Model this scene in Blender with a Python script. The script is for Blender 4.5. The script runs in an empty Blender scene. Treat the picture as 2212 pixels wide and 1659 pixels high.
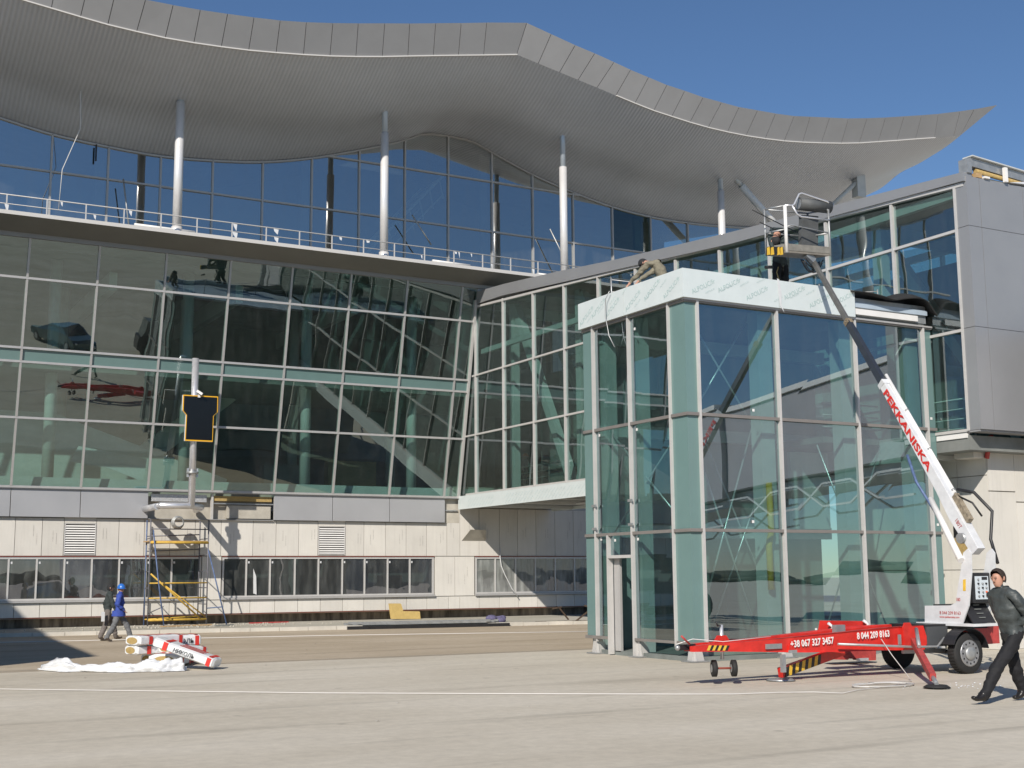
import bpy, math, random
from mathutils import Vector as V, Matrix, noise
random.seed(11)
scn = bpy.context.scene
C = scn.collection

# ------------------------------------------------------------------ camera
# World: X runs along the terminal facade, Y runs away from the apron along the bridge, Z is up (metres).
F, CX, CY, H = 2787.0, 1106.0, 829.5, 1.86          # focal length and centre for a 2212 px wide frame
PITCH, ROLL, YAW = math.atan((1243 - CY) / F), math.atan(.0078), math.radians(28.95)
fw = V((math.sin(YAW) * math.cos(PITCH), math.cos(YAW) * math.cos(PITCH), math.sin(PITCH)))
rt = V((math.cos(YAW), -math.sin(YAW), 0)); up = rt.cross(fw)
c_, s_ = math.cos(ROLL), math.sin(ROLL)
rt, up = c_ * rt - s_ * up, s_ * rt + c_ * up
cam = bpy.data.objects.new('camera', bpy.data.cameras.new('camera')); C.objects.link(cam)
m = Matrix((rt, up, -fw)).transposed().to_4x4(); m.translation = V((0, 0, H)); cam.matrix_world = m
cam.data.sensor_width = 36; cam.data.lens = 36 * F / 2212; cam.data.clip_end = 2000; cam.data.clip_start = .1
scn.camera = cam

# ------------------------------------------------------------------ sky and sun
SUN = V((1.05, 1.0, -1.0)).normalized()             # the way the light travels
EL = math.asin(-SUN.z); AZ = math.atan2(-SUN.x, -SUN.y)
world = bpy.data.worlds.new('World'); scn.world = world; world.use_nodes = True
nt = world.node_tree; bgn = nt.nodes['Background']
sky = nt.nodes.new('ShaderNodeTexSky'); sky.sky_type = 'NISHITA'; sky.sun_disc = False
sky.sun_elevation = EL; sky.sun_rotation = AZ; sky.altitude = 150; sky.air_density = 1.0; sky.dust_density = .0; sky.ozone_density = 6.5
nt.links.new(sky.outputs[0], bgn.inputs[0]); bgn.inputs[1].default_value = .093
sun = bpy.data.objects.new('sun', bpy.data.lights.new('sun', 'SUN')); C.objects.link(sun)
sun.data.energy = 4.9; sun.data.angle = math.radians(.55); sun.data.color = (1, .93, .83)
sun.rotation_euler = SUN.to_track_quat('-Z', 'Y').to_euler()
scn.view_settings.view_transform = 'Standard'; scn.view_settings.look = 'None'
scn.view_settings.exposure = 0; scn.view_settings.gamma = 1
scn.cycles.use_denoising = True; scn.cycles.max_bounces = 10; scn.cycles.transparent_max_bounces = 24
scn.cycles.glossy_bounces = 5; scn.cycles.sample_clamp_indirect = 6; scn.cycles.caustics_reflective = False

# ------------------------------------------------------------------ helpers
def ray(x, y):
    return fw + rt * ((x - CX) / F) - up * ((y - CY) / F)
def on(ax, v, x, y):                                 # the point of plane X/Y/Z = v seen at a photo position
    d = ray(x, y); o = V((0, 0, H)); return o + d * ((v - o[ax]) / d[ax])
def zz(ox, oy, s): return lambda x, y: ((x / s + ox) / 1.273, (y / s + oy) / 1.273)

def tag(o, label=None, cat=None, group=None, kind=None):
    if label: o['label'] = label
    if cat: o['category'] = cat
    if group: o['group'] = group
    if kind: o['kind'] = kind
    return o
def thing(name, label, cat, loc=(0, 0, 0), group=None, kind=None):
    o = bpy.data.objects.new(name, None); C.objects.link(o); o.location = loc; o.empty_display_size = .2
    bpy.context.view_layer.update()
    return tag(o, label, cat, group, kind)

class MB:
    """collects boxes, bars, tubes and plates; build() links them as one mesh object"""
    def __init__(s): s.v = []; s.f = []; s.m = []; s.cur = 0; s.sm = []
    def add(s, vs, fs, smooth=False):
        n = len(s.v); s.v += [tuple(p) for p in vs]; s.f += [tuple(n + i for i in f) for f in fs]
        s.m += [s.cur] * len(fs); s.sm += [smooth] * len(fs); return s
    def box(s, a, b):
        (x0, y0, z0), (x1, y1, z1) = a, b
        x0, x1 = min(x0, x1), max(x0, x1); y0, y1 = min(y0, y1), max(y0, y1); z0, z1 = min(z0, z1), max(z0, z1)
        return s.add([(x0,y0,z0),(x1,y0,z0),(x1,y1,z0),(x0,y1,z0),(x0,y0,z1),(x1,y0,z1),(x1,y1,z1),(x0,y1,z1)],
                     [(0,3,2,1),(4,5,6,7),(0,1,5,4),(1,2,6,5),(2,3,7,6),(3,0,4,7)])
    def bar(s, p, q, w, h=None, upv=(0, 0, 1)):       # rectangular bar from p to q, w across, h along upv
        h = h or w; p, q = V(p), V(q); d = (q - p).normalized(); u = V(upv)
        if abs(d.dot(u.normalized())) > .98: u = V((0, 1, 0)) if abs(d.y) < .9 else V((1, 0, 0))
        a = d.cross(u).normalized() * w / 2; b = a.cross(d).normalized() * h / 2
        return s.add([p-a-b,p+a-b,p+a+b,p-a+b,q-a-b,q+a-b,q+a+b,q-a+b],
                     [(0,1,2,3),(7,6,5,4),(0,4,5,1),(1,5,6,2),(2,6,7,3),(3,7,4,0)])
    def tube(s, pts, r, n=8, caps=True):
        pts = [V(p) for p in pts]; rr = r if isinstance(r, (list, tuple)) else [r] * len(pts)
        vs = []; u = None
        for i, p in enumerate(pts):
            d = (pts[min(i + 1, len(pts) - 1)] - pts[max(i - 1, 0)])
            d = d.normalized() if d.length > 1e-6 else V((0, 0, 1))
            if u is None: u = d.orthogonal().normalized()
            u = (u - d * u.dot(d)); u = u.normalized() if u.length > 1e-5 else d.orthogonal().normalized()
            w = d.cross(u)
            vs += [p + (u * math.cos(t * 2 * math.pi / n) + w * math.sin(t * 2 * math.pi / n)) * rr[i] for t in range(n)]
        fs = [(i*n+t, i*n+(t+1) % n, (i+1)*n+(t+1) % n, (i+1)*n+t) for i in range(len(pts)-1) for t in range(n)]
        s.add(vs, fs, True)
        if caps:
            k = len(vs); b = len(s.v) - k
            s.f += [tuple(b + t for t in range(n))[::-1], tuple(b + k - n + t for t in range(n))]; s.m += [s.cur] * 2; s.sm += [False] * 2
        return s
    def prism(s, pts, off):                          # planar outline pushed along off
        pts = [V(p) for p in pts]; off = V(off); n = len(pts)
        nrm = V((0, 0, 0))
        for i in range(n): nrm += (pts[i] - pts[0]).cross(pts[(i + 1) % n] - pts[0])
        if nrm.dot(off) > 0: pts = pts[::-1]
        return s.add(pts + [p + off for p in pts], [tuple(range(n)), tuple(range(2*n-1, n-1, -1))] +
                     [(i, i + n, (i + 1) % n + n, (i + 1) % n) for i in range(n)])
    def ball(s, c, r, nu=12, nv=8, sc=(1, 1, 1)):
        c = V(c); vs = [c + V((0, 0, r * sc[2]))]
        for j in range(1, nv):
            t = math.pi * j / nv
            vs += [c + V((r*sc[0]*math.sin(t)*math.cos(2*math.pi*i/nu), r*sc[1]*math.sin(t)*math.sin(2*math.pi*i/nu), r*sc[2]*math.cos(t))) for i in range(nu)]
        vs.append(c - V((0, 0, r * sc[2])))
        fs = [(0, 1+i, 1+(i+1) % nu) for i in range(nu)]
        for j in range(nv-2): fs += [(1+j*nu+i, 1+(j+1)*nu+i, 1+(j+1)*nu+(i+1) % nu, 1+j*nu+(i+1) % nu) for i in range(nu)]
        k = len(vs)-1; fs += [(k, 1+(nv-2)*nu+(i+1) % nu, 1+(nv-2)*nu+i) for i in range(nu)]
        return s.add(vs, fs, True)
def world_of(o):
    p = V(o.location)
    while o.parent is not None: o = o.parent; p += V(o.location)
    return p
def _build(s, name, mats, parent=None, bevel=0, recenter=False, label=None, cat=None, group=None, kind=None):
    me = bpy.data.meshes.new(name)
    cen = V((0, 0, 0))
    if parent is not None or recenter:
        lo = V((min(p[0] for p in s.v), min(p[1] for p in s.v), min(p[2] for p in s.v)))
        hi = V((max(p[0] for p in s.v), max(p[1] for p in s.v), max(p[2] for p in s.v))); cen = (lo + hi) / 2
        if recenter: cen.z = lo.z
    me.from_pydata([tuple(V(p) - cen) for p in s.v], [], s.f)
    for mt in (mats if isinstance(mats, (list, tuple)) else [mats]): me.materials.append(mt)
    me.polygons.foreach_set('material_index', s.m); me.polygons.foreach_set('use_smooth', s.sm); me.update()
    o = bpy.data.objects.new(name, me); C.objects.link(o)
    if parent is not None: o.parent = parent; o.location = cen - world_of(parent)
    else: o.location = cen
    if bevel:
        b = o.modifiers.new('bevel', 'BEVEL'); b.width = bevel; b.segments = 2; b.limit_method = 'ANGLE'
    return tag(o, label, cat, group, kind)
MB.build = _build

# ------------------------------------------------------------------ materials
def mat(name, col, rough=.6, metal=0, var=.0, vscale=3.0, bump=0, bscale=20, spec=.5, coat=0, stretch=(1, 1, 1), col2=None):
    mt = bpy.data.materials.new(name); mt.use_nodes = True; t = mt.node_tree; b = t.nodes['Principled BSDF']
    b.inputs['Base Color'].default_value = (*col, 1); b.inputs['Roughness'].default_value = rough; b.inputs['Metallic'].default_value = metal
    b.inputs['Specular IOR Level'].default_value = spec; b.inputs['Coat Weight'].default_value = coat
    if var or bump:
        tc = t.nodes.new('ShaderNodeNewGeometry'); mp = t.nodes.new('ShaderNodeMapping'); mp.inputs['Scale'].default_value = stretch
        t.links.new(tc.outputs['Position'], mp.inputs[0])
    if var:
        n = t.nodes.new('ShaderNodeTexNoise'); n.inputs['Scale'].default_value = vscale; n.inputs['Detail'].default_value = 6; n.inputs['Roughness'].default_value = .62
        t.links.new(mp.outputs[0], n.inputs['Vector'])
        r = t.nodes.new('ShaderNodeValToRGB'); r.color_ramp.elements[0].position = .3; r.color_ramp.elements[1].position = .7
        c0 = tuple(max(0, c * (1 - var)) for c in col); c1 = col2 or tuple(min(1, c * (1 + var)) for c in col)
        r.color_ramp.elements[0].color = (*c0, 1); r.color_ramp.elements[1].color = (*c1, 1)
        t.links.new(n.outputs['Fac'], r.inputs[0]); t.links.new(r.outputs[0], b.inputs['Base Color'])
        mr = t.nodes.new('ShaderNodeMapRange'); mr.inputs[3].default_value = max(.02, rough - .08); mr.inputs[4].default_value = min(1, rough + .1)
        t.links.new(n.outputs['Fac'], mr.inputs[0]); t.links.new(mr.outputs[0], b.inputs['Roughness'])
    if bump:
        n2 = t.nodes.new('ShaderNodeTexNoise'); n2.inputs['Scale'].default_value = bscale; n2.inputs['Detail'].default_value = 4
        t.links.new(mp.outputs[0], n2.inputs['Vector'])
        bp = t.nodes.new('ShaderNodeBump'); bp.inputs['Strength'].default_value = bump; bp.inputs['Distance'].default_value = .02
        t.links.new(n2.outputs['Fac'], bp.inputs['Height']); t.links.new(bp.outputs[0], b.inputs['Normal'])
    return mt

def glass(name, tint, refl=.14, wav=.02, wscale=.5, gcol=(.85, .95, .97), dirt_haze=0):
    mt = bpy.data.materials.new(name); mt.use_nodes = True; t = mt.node_tree; t.nodes.clear(); N = t.nodes.new; L = t.links.new
    out = N('ShaderNodeOutputMaterial'); tr = N('ShaderNodeBsdfTransparent'); tr.inputs[0].default_value = (*tint, 1)
    gl = N('ShaderNodeBsdfGlossy'); gl.inputs['Roughness'].default_value = .0; gl.inputs['Color'].default_value = (*gcol, 1)
    geo = N('ShaderNodeNewGeometry'); n = N('ShaderNodeTexNoise'); n.inputs['Scale'].default_value = wscale; n.inputs['Detail'].default_value = 1.5
    L(geo.outputs['Position'], n.inputs['Vector'])
    bp = N('ShaderNodeBump'); bp.inputs['Strength'].default_value = 1; bp.inputs['Distance'].default_value = wav
    L(n.outputs['Fac'], bp.inputs['Height']); L(bp.outputs[0], gl.inputs['Normal'])
    fr = N('ShaderNodeFresnel'); fr.inputs['IOR'].default_value = 1.6
    ma = N('ShaderNodeMath'); ma.operation = 'MULTIPLY_ADD'; ma.inputs[1].default_value = 1.25; ma.inputs[2].default_value = refl; ma.use_clamp = True
    L(fr.outputs[0], ma.inputs[0])
    mx = N('ShaderNodeMixShader'); L(ma.outputs[0], mx.inputs[0]); L(tr.outputs[0], mx.inputs[1]); L(gl.outputs[0], mx.inputs[2])
    last = mx
    if dirt_haze:  # dust on the low windows; elsewhere a pale haze added to lighten dark panes
        df = N('ShaderNodeBsdfDiffuse'); df.inputs[0].default_value = (.5, .52, .5, 1)
        n2 = N('ShaderNodeTexNoise'); n2.inputs['Scale'].default_value = 1.6; n2.inputs['Detail'].default_value = 8
        mp = N('ShaderNodeMapping'); mp.inputs['Scale'].default_value = (2.5, 2.5, .5); L(geo.outputs['Position'], mp.inputs[0]); L(mp.outputs[0], n2.inputs['Vector'])
        mr = N('ShaderNodeMapRange'); mr.inputs[1].default_value = .42; mr.inputs[2].default_value = .75; mr.inputs[3].default_value = dirt_haze*.35; mr.inputs[4].default_value = dirt_haze
        L(n2.outputs['Fac'], mr.inputs[0]); m3 = N('ShaderNodeMixShader'); L(mr.outputs[0], m3.inputs[0]); L(mx.outputs[0], m3.inputs[1]); L(df.outputs[0], m3.inputs[2]); last = m3
    cl = N('ShaderNodeBsdfTransparent'); m2 = N('ShaderNodeMixShader')   # the inner face of a pane only lets light through
    L(geo.outputs['Backfacing'], m2.inputs[0]); L(last.outputs[0], m2.inputs[1]); L(cl.outputs[0], m2.inputs[2]); L(m2.outputs[0], out.inputs[0])
    return mt

M = dict(
    alu_b=mat('alu_brown', (.25, .23, .215), .45, .2, .08, 4),
    grey_p=mat('grey_panel', (.42, .425, .44), .4, .2, .05, .7),
    alu=mat('alu_frame', (.47, .46, .45), .42, .25, .05, 4),
    alu_l=mat('alu_light', (.60, .585, .565), .4, .2, .05, 4),
    grey=mat('grey_cladding', (.34, .345, .355), .38, .35, .04, .8, 0),
    grey_d=mat('grey_fascia', (.33, .33, .335), .5, .15, .05, .7),
    ledge=mat('white_drip_edge', (.62, .60, .57), .5, .1),
    steel=mat('painted_steel', (.58, .60, .59), .5, .1, .08, 2),
    teal=mat('teal_spandrel', (.155, .25, .24), .18, 0, .04, 1.5, spec=.6),
    white=mat('white_paint', (.78, .77, .75), .45, 0, .05, 2),
    column=mat('column_cladding', (.80, .79, .79), .30, .3, .03, 3),
    sleeve=mat('column_steel', (.48, .54, .60), .4, .3),
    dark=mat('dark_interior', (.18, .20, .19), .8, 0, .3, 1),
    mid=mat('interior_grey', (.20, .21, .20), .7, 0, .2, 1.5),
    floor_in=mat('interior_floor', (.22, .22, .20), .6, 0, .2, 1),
    black=mat('black_rubber', (.018, .018, .018), .75, 0, .3, 6),
    red=mat('red_paint', (.60, .026, .018), .42, 0, .22, 4, coat=.3),
    redm=mat('worn_red_paint', (.42, .055, .05), .55, 0, .25, 8),
    whitem=mat('lift_white', (.66, .67, .68), .4, 0, .10, 5, coat=.3),
    yellow=mat('yellow_paint', (.72, .46, .05), .5, 0, .15, 6),
    blk=mat('black_paint', (.02, .02, .022), .4, 0, .2, 4),
    galv=mat('galvanised_steel', (.42, .43, .43), .45, .6, .15, 6),
    zinc=mat('bright_zinc', (.72, .72, .74), .3, .6, .06, 6),
    wool=mat('mineral_wool', (.42, .30, .12), .95, 0, .2, 14, .5, 60),
    plastic=mat('white_plastic_film', (.66, .67, .68), .35, 0, .05, 9),
    concrete=mat('raw_concrete', (.46, .43, .37), .85, 0, .18, 1.6, .25, 12),
    skin=mat('skin', (.50, .27, .19), .55, 0, .08, 20),
    rust=mat('rusty_primer', (.26, .055, .035), .7, 0, .2, 6),
    orange=mat('orange_plastic', (.75, .13, .04), .4),
    bluep=mat('blue_helmet', (.03, .16, .55), .3, coat=.4),
    hair=mat('dark_hair', (.032, .020, .014), .7, 0, .3, 60, .6, 120),
    wood=mat('sawn_wood', (.45, .30, .15), .8, 0, .2, 6, .2, 30, stretch=(1, 6, 6)),
)
# ribbed, finely perforated metal soffit
def soffit_mat():
    mt = mat('soffit_metal', (.565, .585, .63), .40, .25, .06, .35); t = mt.node_tree; N = t.nodes.new; L = t.links.new
    b = t.nodes['Principled BSDF']; geo = N('ShaderNodeNewGeometry'); sp = N('ShaderNodeSeparateXYZ'); L(geo.outputs['Position'], sp.inputs[0])
    a = N('ShaderNodeMath'); a.operation = 'MULTIPLY'; a.inputs[1].default_value = 2 * math.pi / .155; L(sp.outputs['X'], a.inputs[0])
    s = N('ShaderNodeMath'); s.operation = 'SINE'; L(a.outputs[0], s.inputs[0])
    mr = N('ShaderNodeMapRange'); mr.inputs[1].default_value = -1; mr.inputs[2].default_value = 1; mr.inputs[3].default_value = .88; mr.inputs[4].default_value = 1.05
    L(s.outputs[0], mr.inputs[0])
    mx = N('ShaderNodeVectorMath'); mx.operation = 'SCALE'
    src = b.inputs['Base Color'].links[0].from_socket; L(src, mx.inputs[0]); L(mr.outputs[0], mx.inputs['Scale']); L(mx.outputs[0], b.inputs['Base Color'])
    bp = N('ShaderNodeBump'); bp.inputs['Strength'].default_value = .5; bp.inputs['Distance'].default_value = .015; L(s.outputs[0], bp.inputs['Height']); L(bp.outputs[0], b.inputs['Normal'])
    return mt
M['soffit'] = soffit_mat()
M['soffit2'] = mat('terrace_soffit', (.22, .22, .205), .6, 0, .08, .8)
M['glass_main'] = glass('glass_main_facade', (.55, .76, .71), .15, .009, .45, (.82, .95, .93), .035)
M['glass_up'] = glass('glass_upper_facade', (.46, .58, .56), .38, .006, .5, (.93, .95, .95), .07)
M['glass_bridge'] = glass('glass_bridge', (.46, .66, .62), .16, .005, .6, dirt_haze=.04)
M['glass_tower'] = glass('glass_tower', (.45, .66, .63), .22, .006, .38, (.82, .93, 1), .035)
M['glass_win'] = glass('glass_low_windows', (.32, .34, .36), .13, .004, 1.0, (.88, .9, 1), .16)
M['glass_dusty'] = glass('glass_dusty', (.35, .37, .37), .10, .003, 1.2, (.9, .9, .95), .8)
# concrete wall boards: cream with faint vertical print-like stains
def board_mat():
    mt = mat('cream_cement_board', (.66, .635, .585), .8, 0, .045, 1.1, .12, 9); t = mt.node_tree; N = t.nodes.new; L = t.links.new
    b = t.nodes['Principled BSDF']; geo = N('ShaderNodeNewGeometry')
    mp = N('ShaderNodeMapping'); mp.inputs['Scale'].default_value = (9, 9, .55); L(geo.outputs['Position'], mp.inputs[0])
    n = N('ShaderNodeTexNoise'); n.inputs['Scale'].default_value = 1.3; n.inputs['Detail'].default_value = 7; L(mp.outputs[0], n.inputs['Vector'])
    r = N('ShaderNodeMapRange'); r.inputs[1].default_value = .5; r.inputs[2].default_value = .8; r.inputs[3].default_value = 1; r.inputs[4].default_value = .92; L(n.outputs['Fac'], r.inputs[0])
    oi = N('ShaderNodeObjectInfo'); r2 = N('ShaderNodeMapRange'); r2.inputs[3].default_value = .93; r2.inputs[4].default_value = 1.05; L(oi.outputs['Random'], r2.inputs[0])
    mu = N('ShaderNodeMath'); mu.operation = 'MULTIPLY'; L(r.outputs[0], mu.inputs[0]); L(r2.outputs[0], mu.inputs[1])
    mx = N('ShaderNodeVectorMath'); mx.operation = 'SCALE'; L(b.inputs['Base Color'].links[0].from_socket, mx.inputs[0]); L(mu.outputs[0], mx.inputs['Scale']); L(mx.outputs[0], b.inputs['Base Color'])
    return mt
M['board'] = board_mat()
def ground_mat(name, col, dk, lt):
    mt = bpy.data.materials.new(name); mt.use_nodes = True; t = mt.node_tree; N = t.nodes.new; L = t.links.new; b = t.nodes['Principled BSDF']
    b.inputs['Roughness'].default_value = .9; b.inputs['Specular IOR Level'].default_value = .25
    geo = N('ShaderNodeNewGeometry'); mp = N('ShaderNodeMapping'); mp.inputs['Scale'].default_value = (.45, 1.0, 1); mp.inputs['Rotation'].default_value = (0, 0, .12); L(geo.outputs['Position'], mp.inputs[0])
    n1 = N('ShaderNodeTexNoise'); n1.inputs['Scale'].default_value = .32; n1.inputs['Detail'].default_value = 9; n1.inputs['Roughness'].default_value = .6; L(mp.outputs[0], n1.inputs['Vector'])
    r1 = N('ShaderNodeValToRGB'); e = r1.color_ramp.elements; e[0].position = .28; e[0].color = (*dk, 1); e[1].position = .72; e[1].color = (*lt, 1)
    k = e.new(.5); k.color = (*col, 1); L(n1.outputs['Fac'], r1.inputs[0])
    n2 = N('ShaderNodeTexNoise'); n2.inputs['Scale'].default_value = 5; n2.inputs['Detail'].default_value = 10; n2.inputs['Roughness'].default_value = .75; L(geo.outputs['Position'], n2.inputs['Vector'])
    m2 = N('ShaderNodeMapRange'); m2.inputs[1].default_value = .3; m2.inputs[2].default_value = .7; m2.inputs[3].default_value = .87; m2.inputs[4].default_value = 1.1; L(n2.outputs['Fac'], m2.inputs[0])
    # sweeping streaks left by tyres and brooms
    mp3 = N('ShaderNodeMapping'); mp3.inputs['Scale'].default_value = (.12, 1.6, 1); mp3.inputs['Rotation'].default_value = (0, 0, -.2); L(geo.outputs['Position'], mp3.inputs[0])
    n3 = N('ShaderNodeTexNoise'); n3.inputs['Scale'].default_value = 1.1; n3.inputs['Detail'].default_value = 6; L(mp3.outputs[0], n3.inputs['Vector'])
    m3 = N('ShaderNodeMapRange'); m3.inputs[1].default_value = .56; m3.inputs[2].default_value = .74; m3.inputs[3].default_value = 1; m3.inputs[4].default_value = .74; L(n3.outputs['Fac'], m3.inputs[0])
    vo = N('ShaderNodeTexVoronoi'); vo.inputs['Scale'].default_value = .8; L(geo.outputs['Position'], vo.inputs['Vector'])
    m4 = N('ShaderNodeMapRange'); m4.inputs[1].default_value = .03; m4.inputs[2].default_value = .075; m4.inputs[3].default_value = .72; m4.inputs[4].default_value = 1; L(vo.outputs['Distance'], m4.inputs[0])
    a = N('ShaderNodeMath'); a.operation = 'MULTIPLY'; L(m2.outputs[0], a.inputs[0]); L(m3.outputs[0], a.inputs[1])
    a2 = N('ShaderNodeMath'); a2.operation = 'MULTIPLY'; L(a.outputs[0], a2.inputs[0]); L(m4.outputs[0], a2.inputs[1])
    mx = N('ShaderNodeVectorMath'); mx.operation = 'SCALE'; L(r1.outputs[0], mx.inputs[0]); L(a2.outputs[0], mx.inputs['Scale']); L(mx.outputs[0], b.inputs['Base Color'])
    bp = N('ShaderNodeBump'); bp.inputs['Strength'].default_value = .35; bp.inputs['Distance'].default_value = .01; L(n2.outputs['Fac'], bp.inputs['Height']); L(bp.outputs[0], b.inputs['Normal'])
    return mt
M['apron'] = ground_mat('apron_concrete', (.56, .51, .42), (.485, .435, .35), (.63, .58, .49))
M['lane'] = ground_mat('dusty_concrete', (.45, .375, .28), (.37, .305, .22), (.52, .445, .345))
M['gravel'] = ground_mat('sandy_pavement', (.42, .40, .34), (.31, .29, .24), (.52, .49, .43))
M['kerb'] = mat('kerb_concrete', (.56, .53, .47), .85, 0, .14, 1.2, .2, 12)

def txt(s, size, origin_, xdir, ydir, mt, name, parent, sx=1.0, depth=.003, shear=0.0, align='LEFT', spacing=1.0, bold=.0):
    """flat printed or painted lettering as a thin mesh"""
    cu = bpy.data.curves.new('t', 'FONT'); cu.body = s; cu.size = size; cu.extrude = depth / 2; cu.align_x = align; cu.resolution_u = 2; cu.shear = shear; cu.space_character = spacing; cu.offset = bold*size
    o = bpy.data.objects.new('t', cu); C.objects.link(o)
    dg = bpy.context.evaluated_depsgraph_get(); me = bpy.data.meshes.new_from_object(o.evaluated_get(dg))
    bpy.data.objects.remove(o); bpy.data.curves.remove(cu)
    xd = V(xdir).normalized(); yd = (V(ydir) - xd * V(ydir).dot(xd)).normalized(); zd = xd.cross(yd)
    mw = Matrix((xd * sx, yd, zd)).transposed().to_4x4(); mw.translation = V(origin_)
    me.transform(mw); me.materials.clear(); me.materials.append(mt)
    if parent == 'data': return me
    cen = sum((v.co for v in me.vertices), V()) / max(1, len(me.vertices)); me.transform(Matrix.Translation(-cen))
    o = bpy.data.objects.new(name, me); C.objects.link(o); o.parent = parent; o.location = cen - (world_of(parent) if parent else V())
    return o
def lerp(a, b, t): return a + (b - a) * t
def interp(x, pts):
    if x <= pts[0][0]:
        (a, b), (c, d) = pts[0], pts[1]; return b + (x - a) * (d - b) / (c - a)
    for (a, b), (c, d) in zip(pts, pts[1:]):
        if x <= c: return b + (x - a) * (d - b) / (c - a)
    (a, b), (c, d) = pts[-2], pts[-1]; return d + (x - c) * (d - b) / (c - a)
def smooth_interp(x, pts):                            # Catmull-Rom through the measured points
    n = len(pts)
    if x <= pts[0][0] or x >= pts[-1][0]: return interp(x, pts)
    for i in range(n - 1):
        if pts[i][0] <= x <= pts[i + 1][0]:
            x0, y0 = pts[i]; x1, y1 = pts[i + 1]; t = (x - x0) / (x1 - x0); h = x1 - x0
            m0 = (y1 - pts[i-1][1]) / (x1 - pts[i-1][0]) if i > 0 else (y1 - y0) / h
            m1 = (pts[i+2][1] - y0) / (pts[i+2][0] - x0) if i < n - 2 else (y1 - y0) / h
            return (2*t**3-3*t*t+1)*y0 + (t**3-2*t*t+t)*h*m0 + (-2*t**3+3*t*t)*y1 + (t**3-t*t)*h*m1

# ================================================================== GROUND
g = MB(); g.add([(-400,-400,0),(400,-400,0),(400,400,0),(-400,400,0)], [(0,1,2,3)]); g.build('apron', M['apron'], kind='structure')
g = MB(); g.add([(-60,28.9,.004),(60,27.6,.004),(60,47,.004),(-60,47,.004)], [(0,1,2,3)]); g.build('lane', M['lane'], kind='structure')
# joint sealing strips of the apron slabs
ja = thing('slab_joints', None, None, kind='structure')
for (p, q) in (((-20, 28.93), (45, 27.75)), ((-20, 41.9), (31, 40.9))):
    k = MB(); k.add([(p[0],p[1]-.03,.008),(q[0],q[1]-.03,.008),(q[0],q[1]+.03,.008),(p[0],p[1]+.03,.008)], [(0,1,2,3)])
    k.build('joint_strip', mat('joint_sealant', (.50, .46, .38), .8, 0, .3, .7), ja)
kerb_y = lambda x: 44.8 - .15 * (x - 9.67)
sw = MB()
xs_ = [-30, -10, 0, 8, 16, 24, 31, 60]
for a, b in zip(xs_, xs_[1:]):
    sw.add([(a, kerb_y(a)+.15, .13), (b, kerb_y(b)+.15, .13), (b, 60, .14), (a, 60, .14)], [(0,1,2,3)])
sidewalk = sw.build('sidewalk', M['gravel'], kind='structure')
x = -6.0; i = 0
while x < 30:
    L_ = 1.0; a, b = x, x + L_ - .015; ya, yb = kerb_y(a), kerb_y(b); h = .135 + random.uniform(-.006, .006); j = random.uniform(-.012, .012)
    k = MB(); k.prism([(a, ya + j, -.02), (b, yb + j, -.02), (b, yb + .15 + j, -.02), (a, ya + .15 + j, -.02)], (0, 0, .02 + h))
    k.build('kerb_stone', M['kerb'], sidewalk); x += L_

# ================================================================== TERMINAL BUILDING
T = thing('terminal_building', 'long airport terminal with leaning glass facade, terrace and wavy grey roof', 'building', (14, 49, 0))
K, Y0, Z0 = .205, 48.83, 5.13
fy = lambda z: Y0 - K * (z - Z0)                      # the leaning facade
FX = [-5.55, -3.12, -.69, 1.74, 4.17, 6.60, 9.0, 11.42, 13.85, 16.3, 18.75, 21.2, 23.7]
ROWS = [(5.13, 7.55, 'g'), (7.55, 9.5, 'g'), (9.5, 9.98, 't'), (9.98, 12.4, 'g'), (12.4, 13.82, 'g')]
cols = list(zip(FX, FX[1:])) + [(23.7, None)]
cnr = 24.44
for (a, b) in cols:
    for (z0, z1, kind) in ROWS:
        bx = cnr - .02 if b is None else b
        ga, gb, gz0, gz1 = a + .03, bx - .03, z0 + .03, z1 - .03
        dt = random.uniform(-.006, .006); dr = random.uniform(-.006, .006)      # glazing never sits quite flush
        p = [(ga, fy(gz0)+dt, gz0), (gb, fy(gz0)+dr, gz0), (gb, fy(gz1)-dt, gz1), (ga, fy(gz1)-dr, gz1)]
        MB().prism(p, (0, .03, 0)).build('glass_pane' if kind == 'g' else 'spandrel_pane', M['glass_main'] if kind == 'g' else M['teal'], T)
def lean_bar(x, z0, z1, w, d):
    return MB().prism([(x-w/2, fy(z0)-d, z0), (x+w/2, fy(z0)-d, z0), (x+w/2, fy(z1)-d, z1), (x-w/2, fy(z1)-d, z1)], (0, d + .12, 0))
for x in FX: lean_bar(x, 5.08, 13.85, .075, .06).build('mullion', M['alu'], T)
lean_bar(24.37, 5.08, 13.3, .10, .10).build('corner_mullion', M['alu_l'], T)
for z in (5.13, 7.55, 9.5, 9.98, 12.4):
    MB().box((-8, fy(z)-.06, z-.04), (24.36, fy(z)+.1, z+.04)).build('transom', M['alu'], T)
MB().box((-8, fy(13.85)-.10, 13.78), (28, fy(13.85)+.14, 13.96)).build('head_transom', M['grey_d'], T)
# grey panel strip under the glass, with the opening where two panels are missing
GP = [-3.12, -.69, 1.74, 4.17, 6.62, 9.02, 11.47]; GQ = [16.33, 18.78, 21.26, 23.78]
for s in (GP, GQ):
    for a, b in zip(s, s[1:]):
        MB().box((a+.012, 48.86, 4.07), (b-.012, 48.96, 5.075)).build('cladding_panel', M['grey_p'], T, bevel=.008)
MB().box((-6, 48.8, 5.06), (24.4, 49.0, 5.1)).build('sill_flashing', M['alu'], T)
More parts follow.
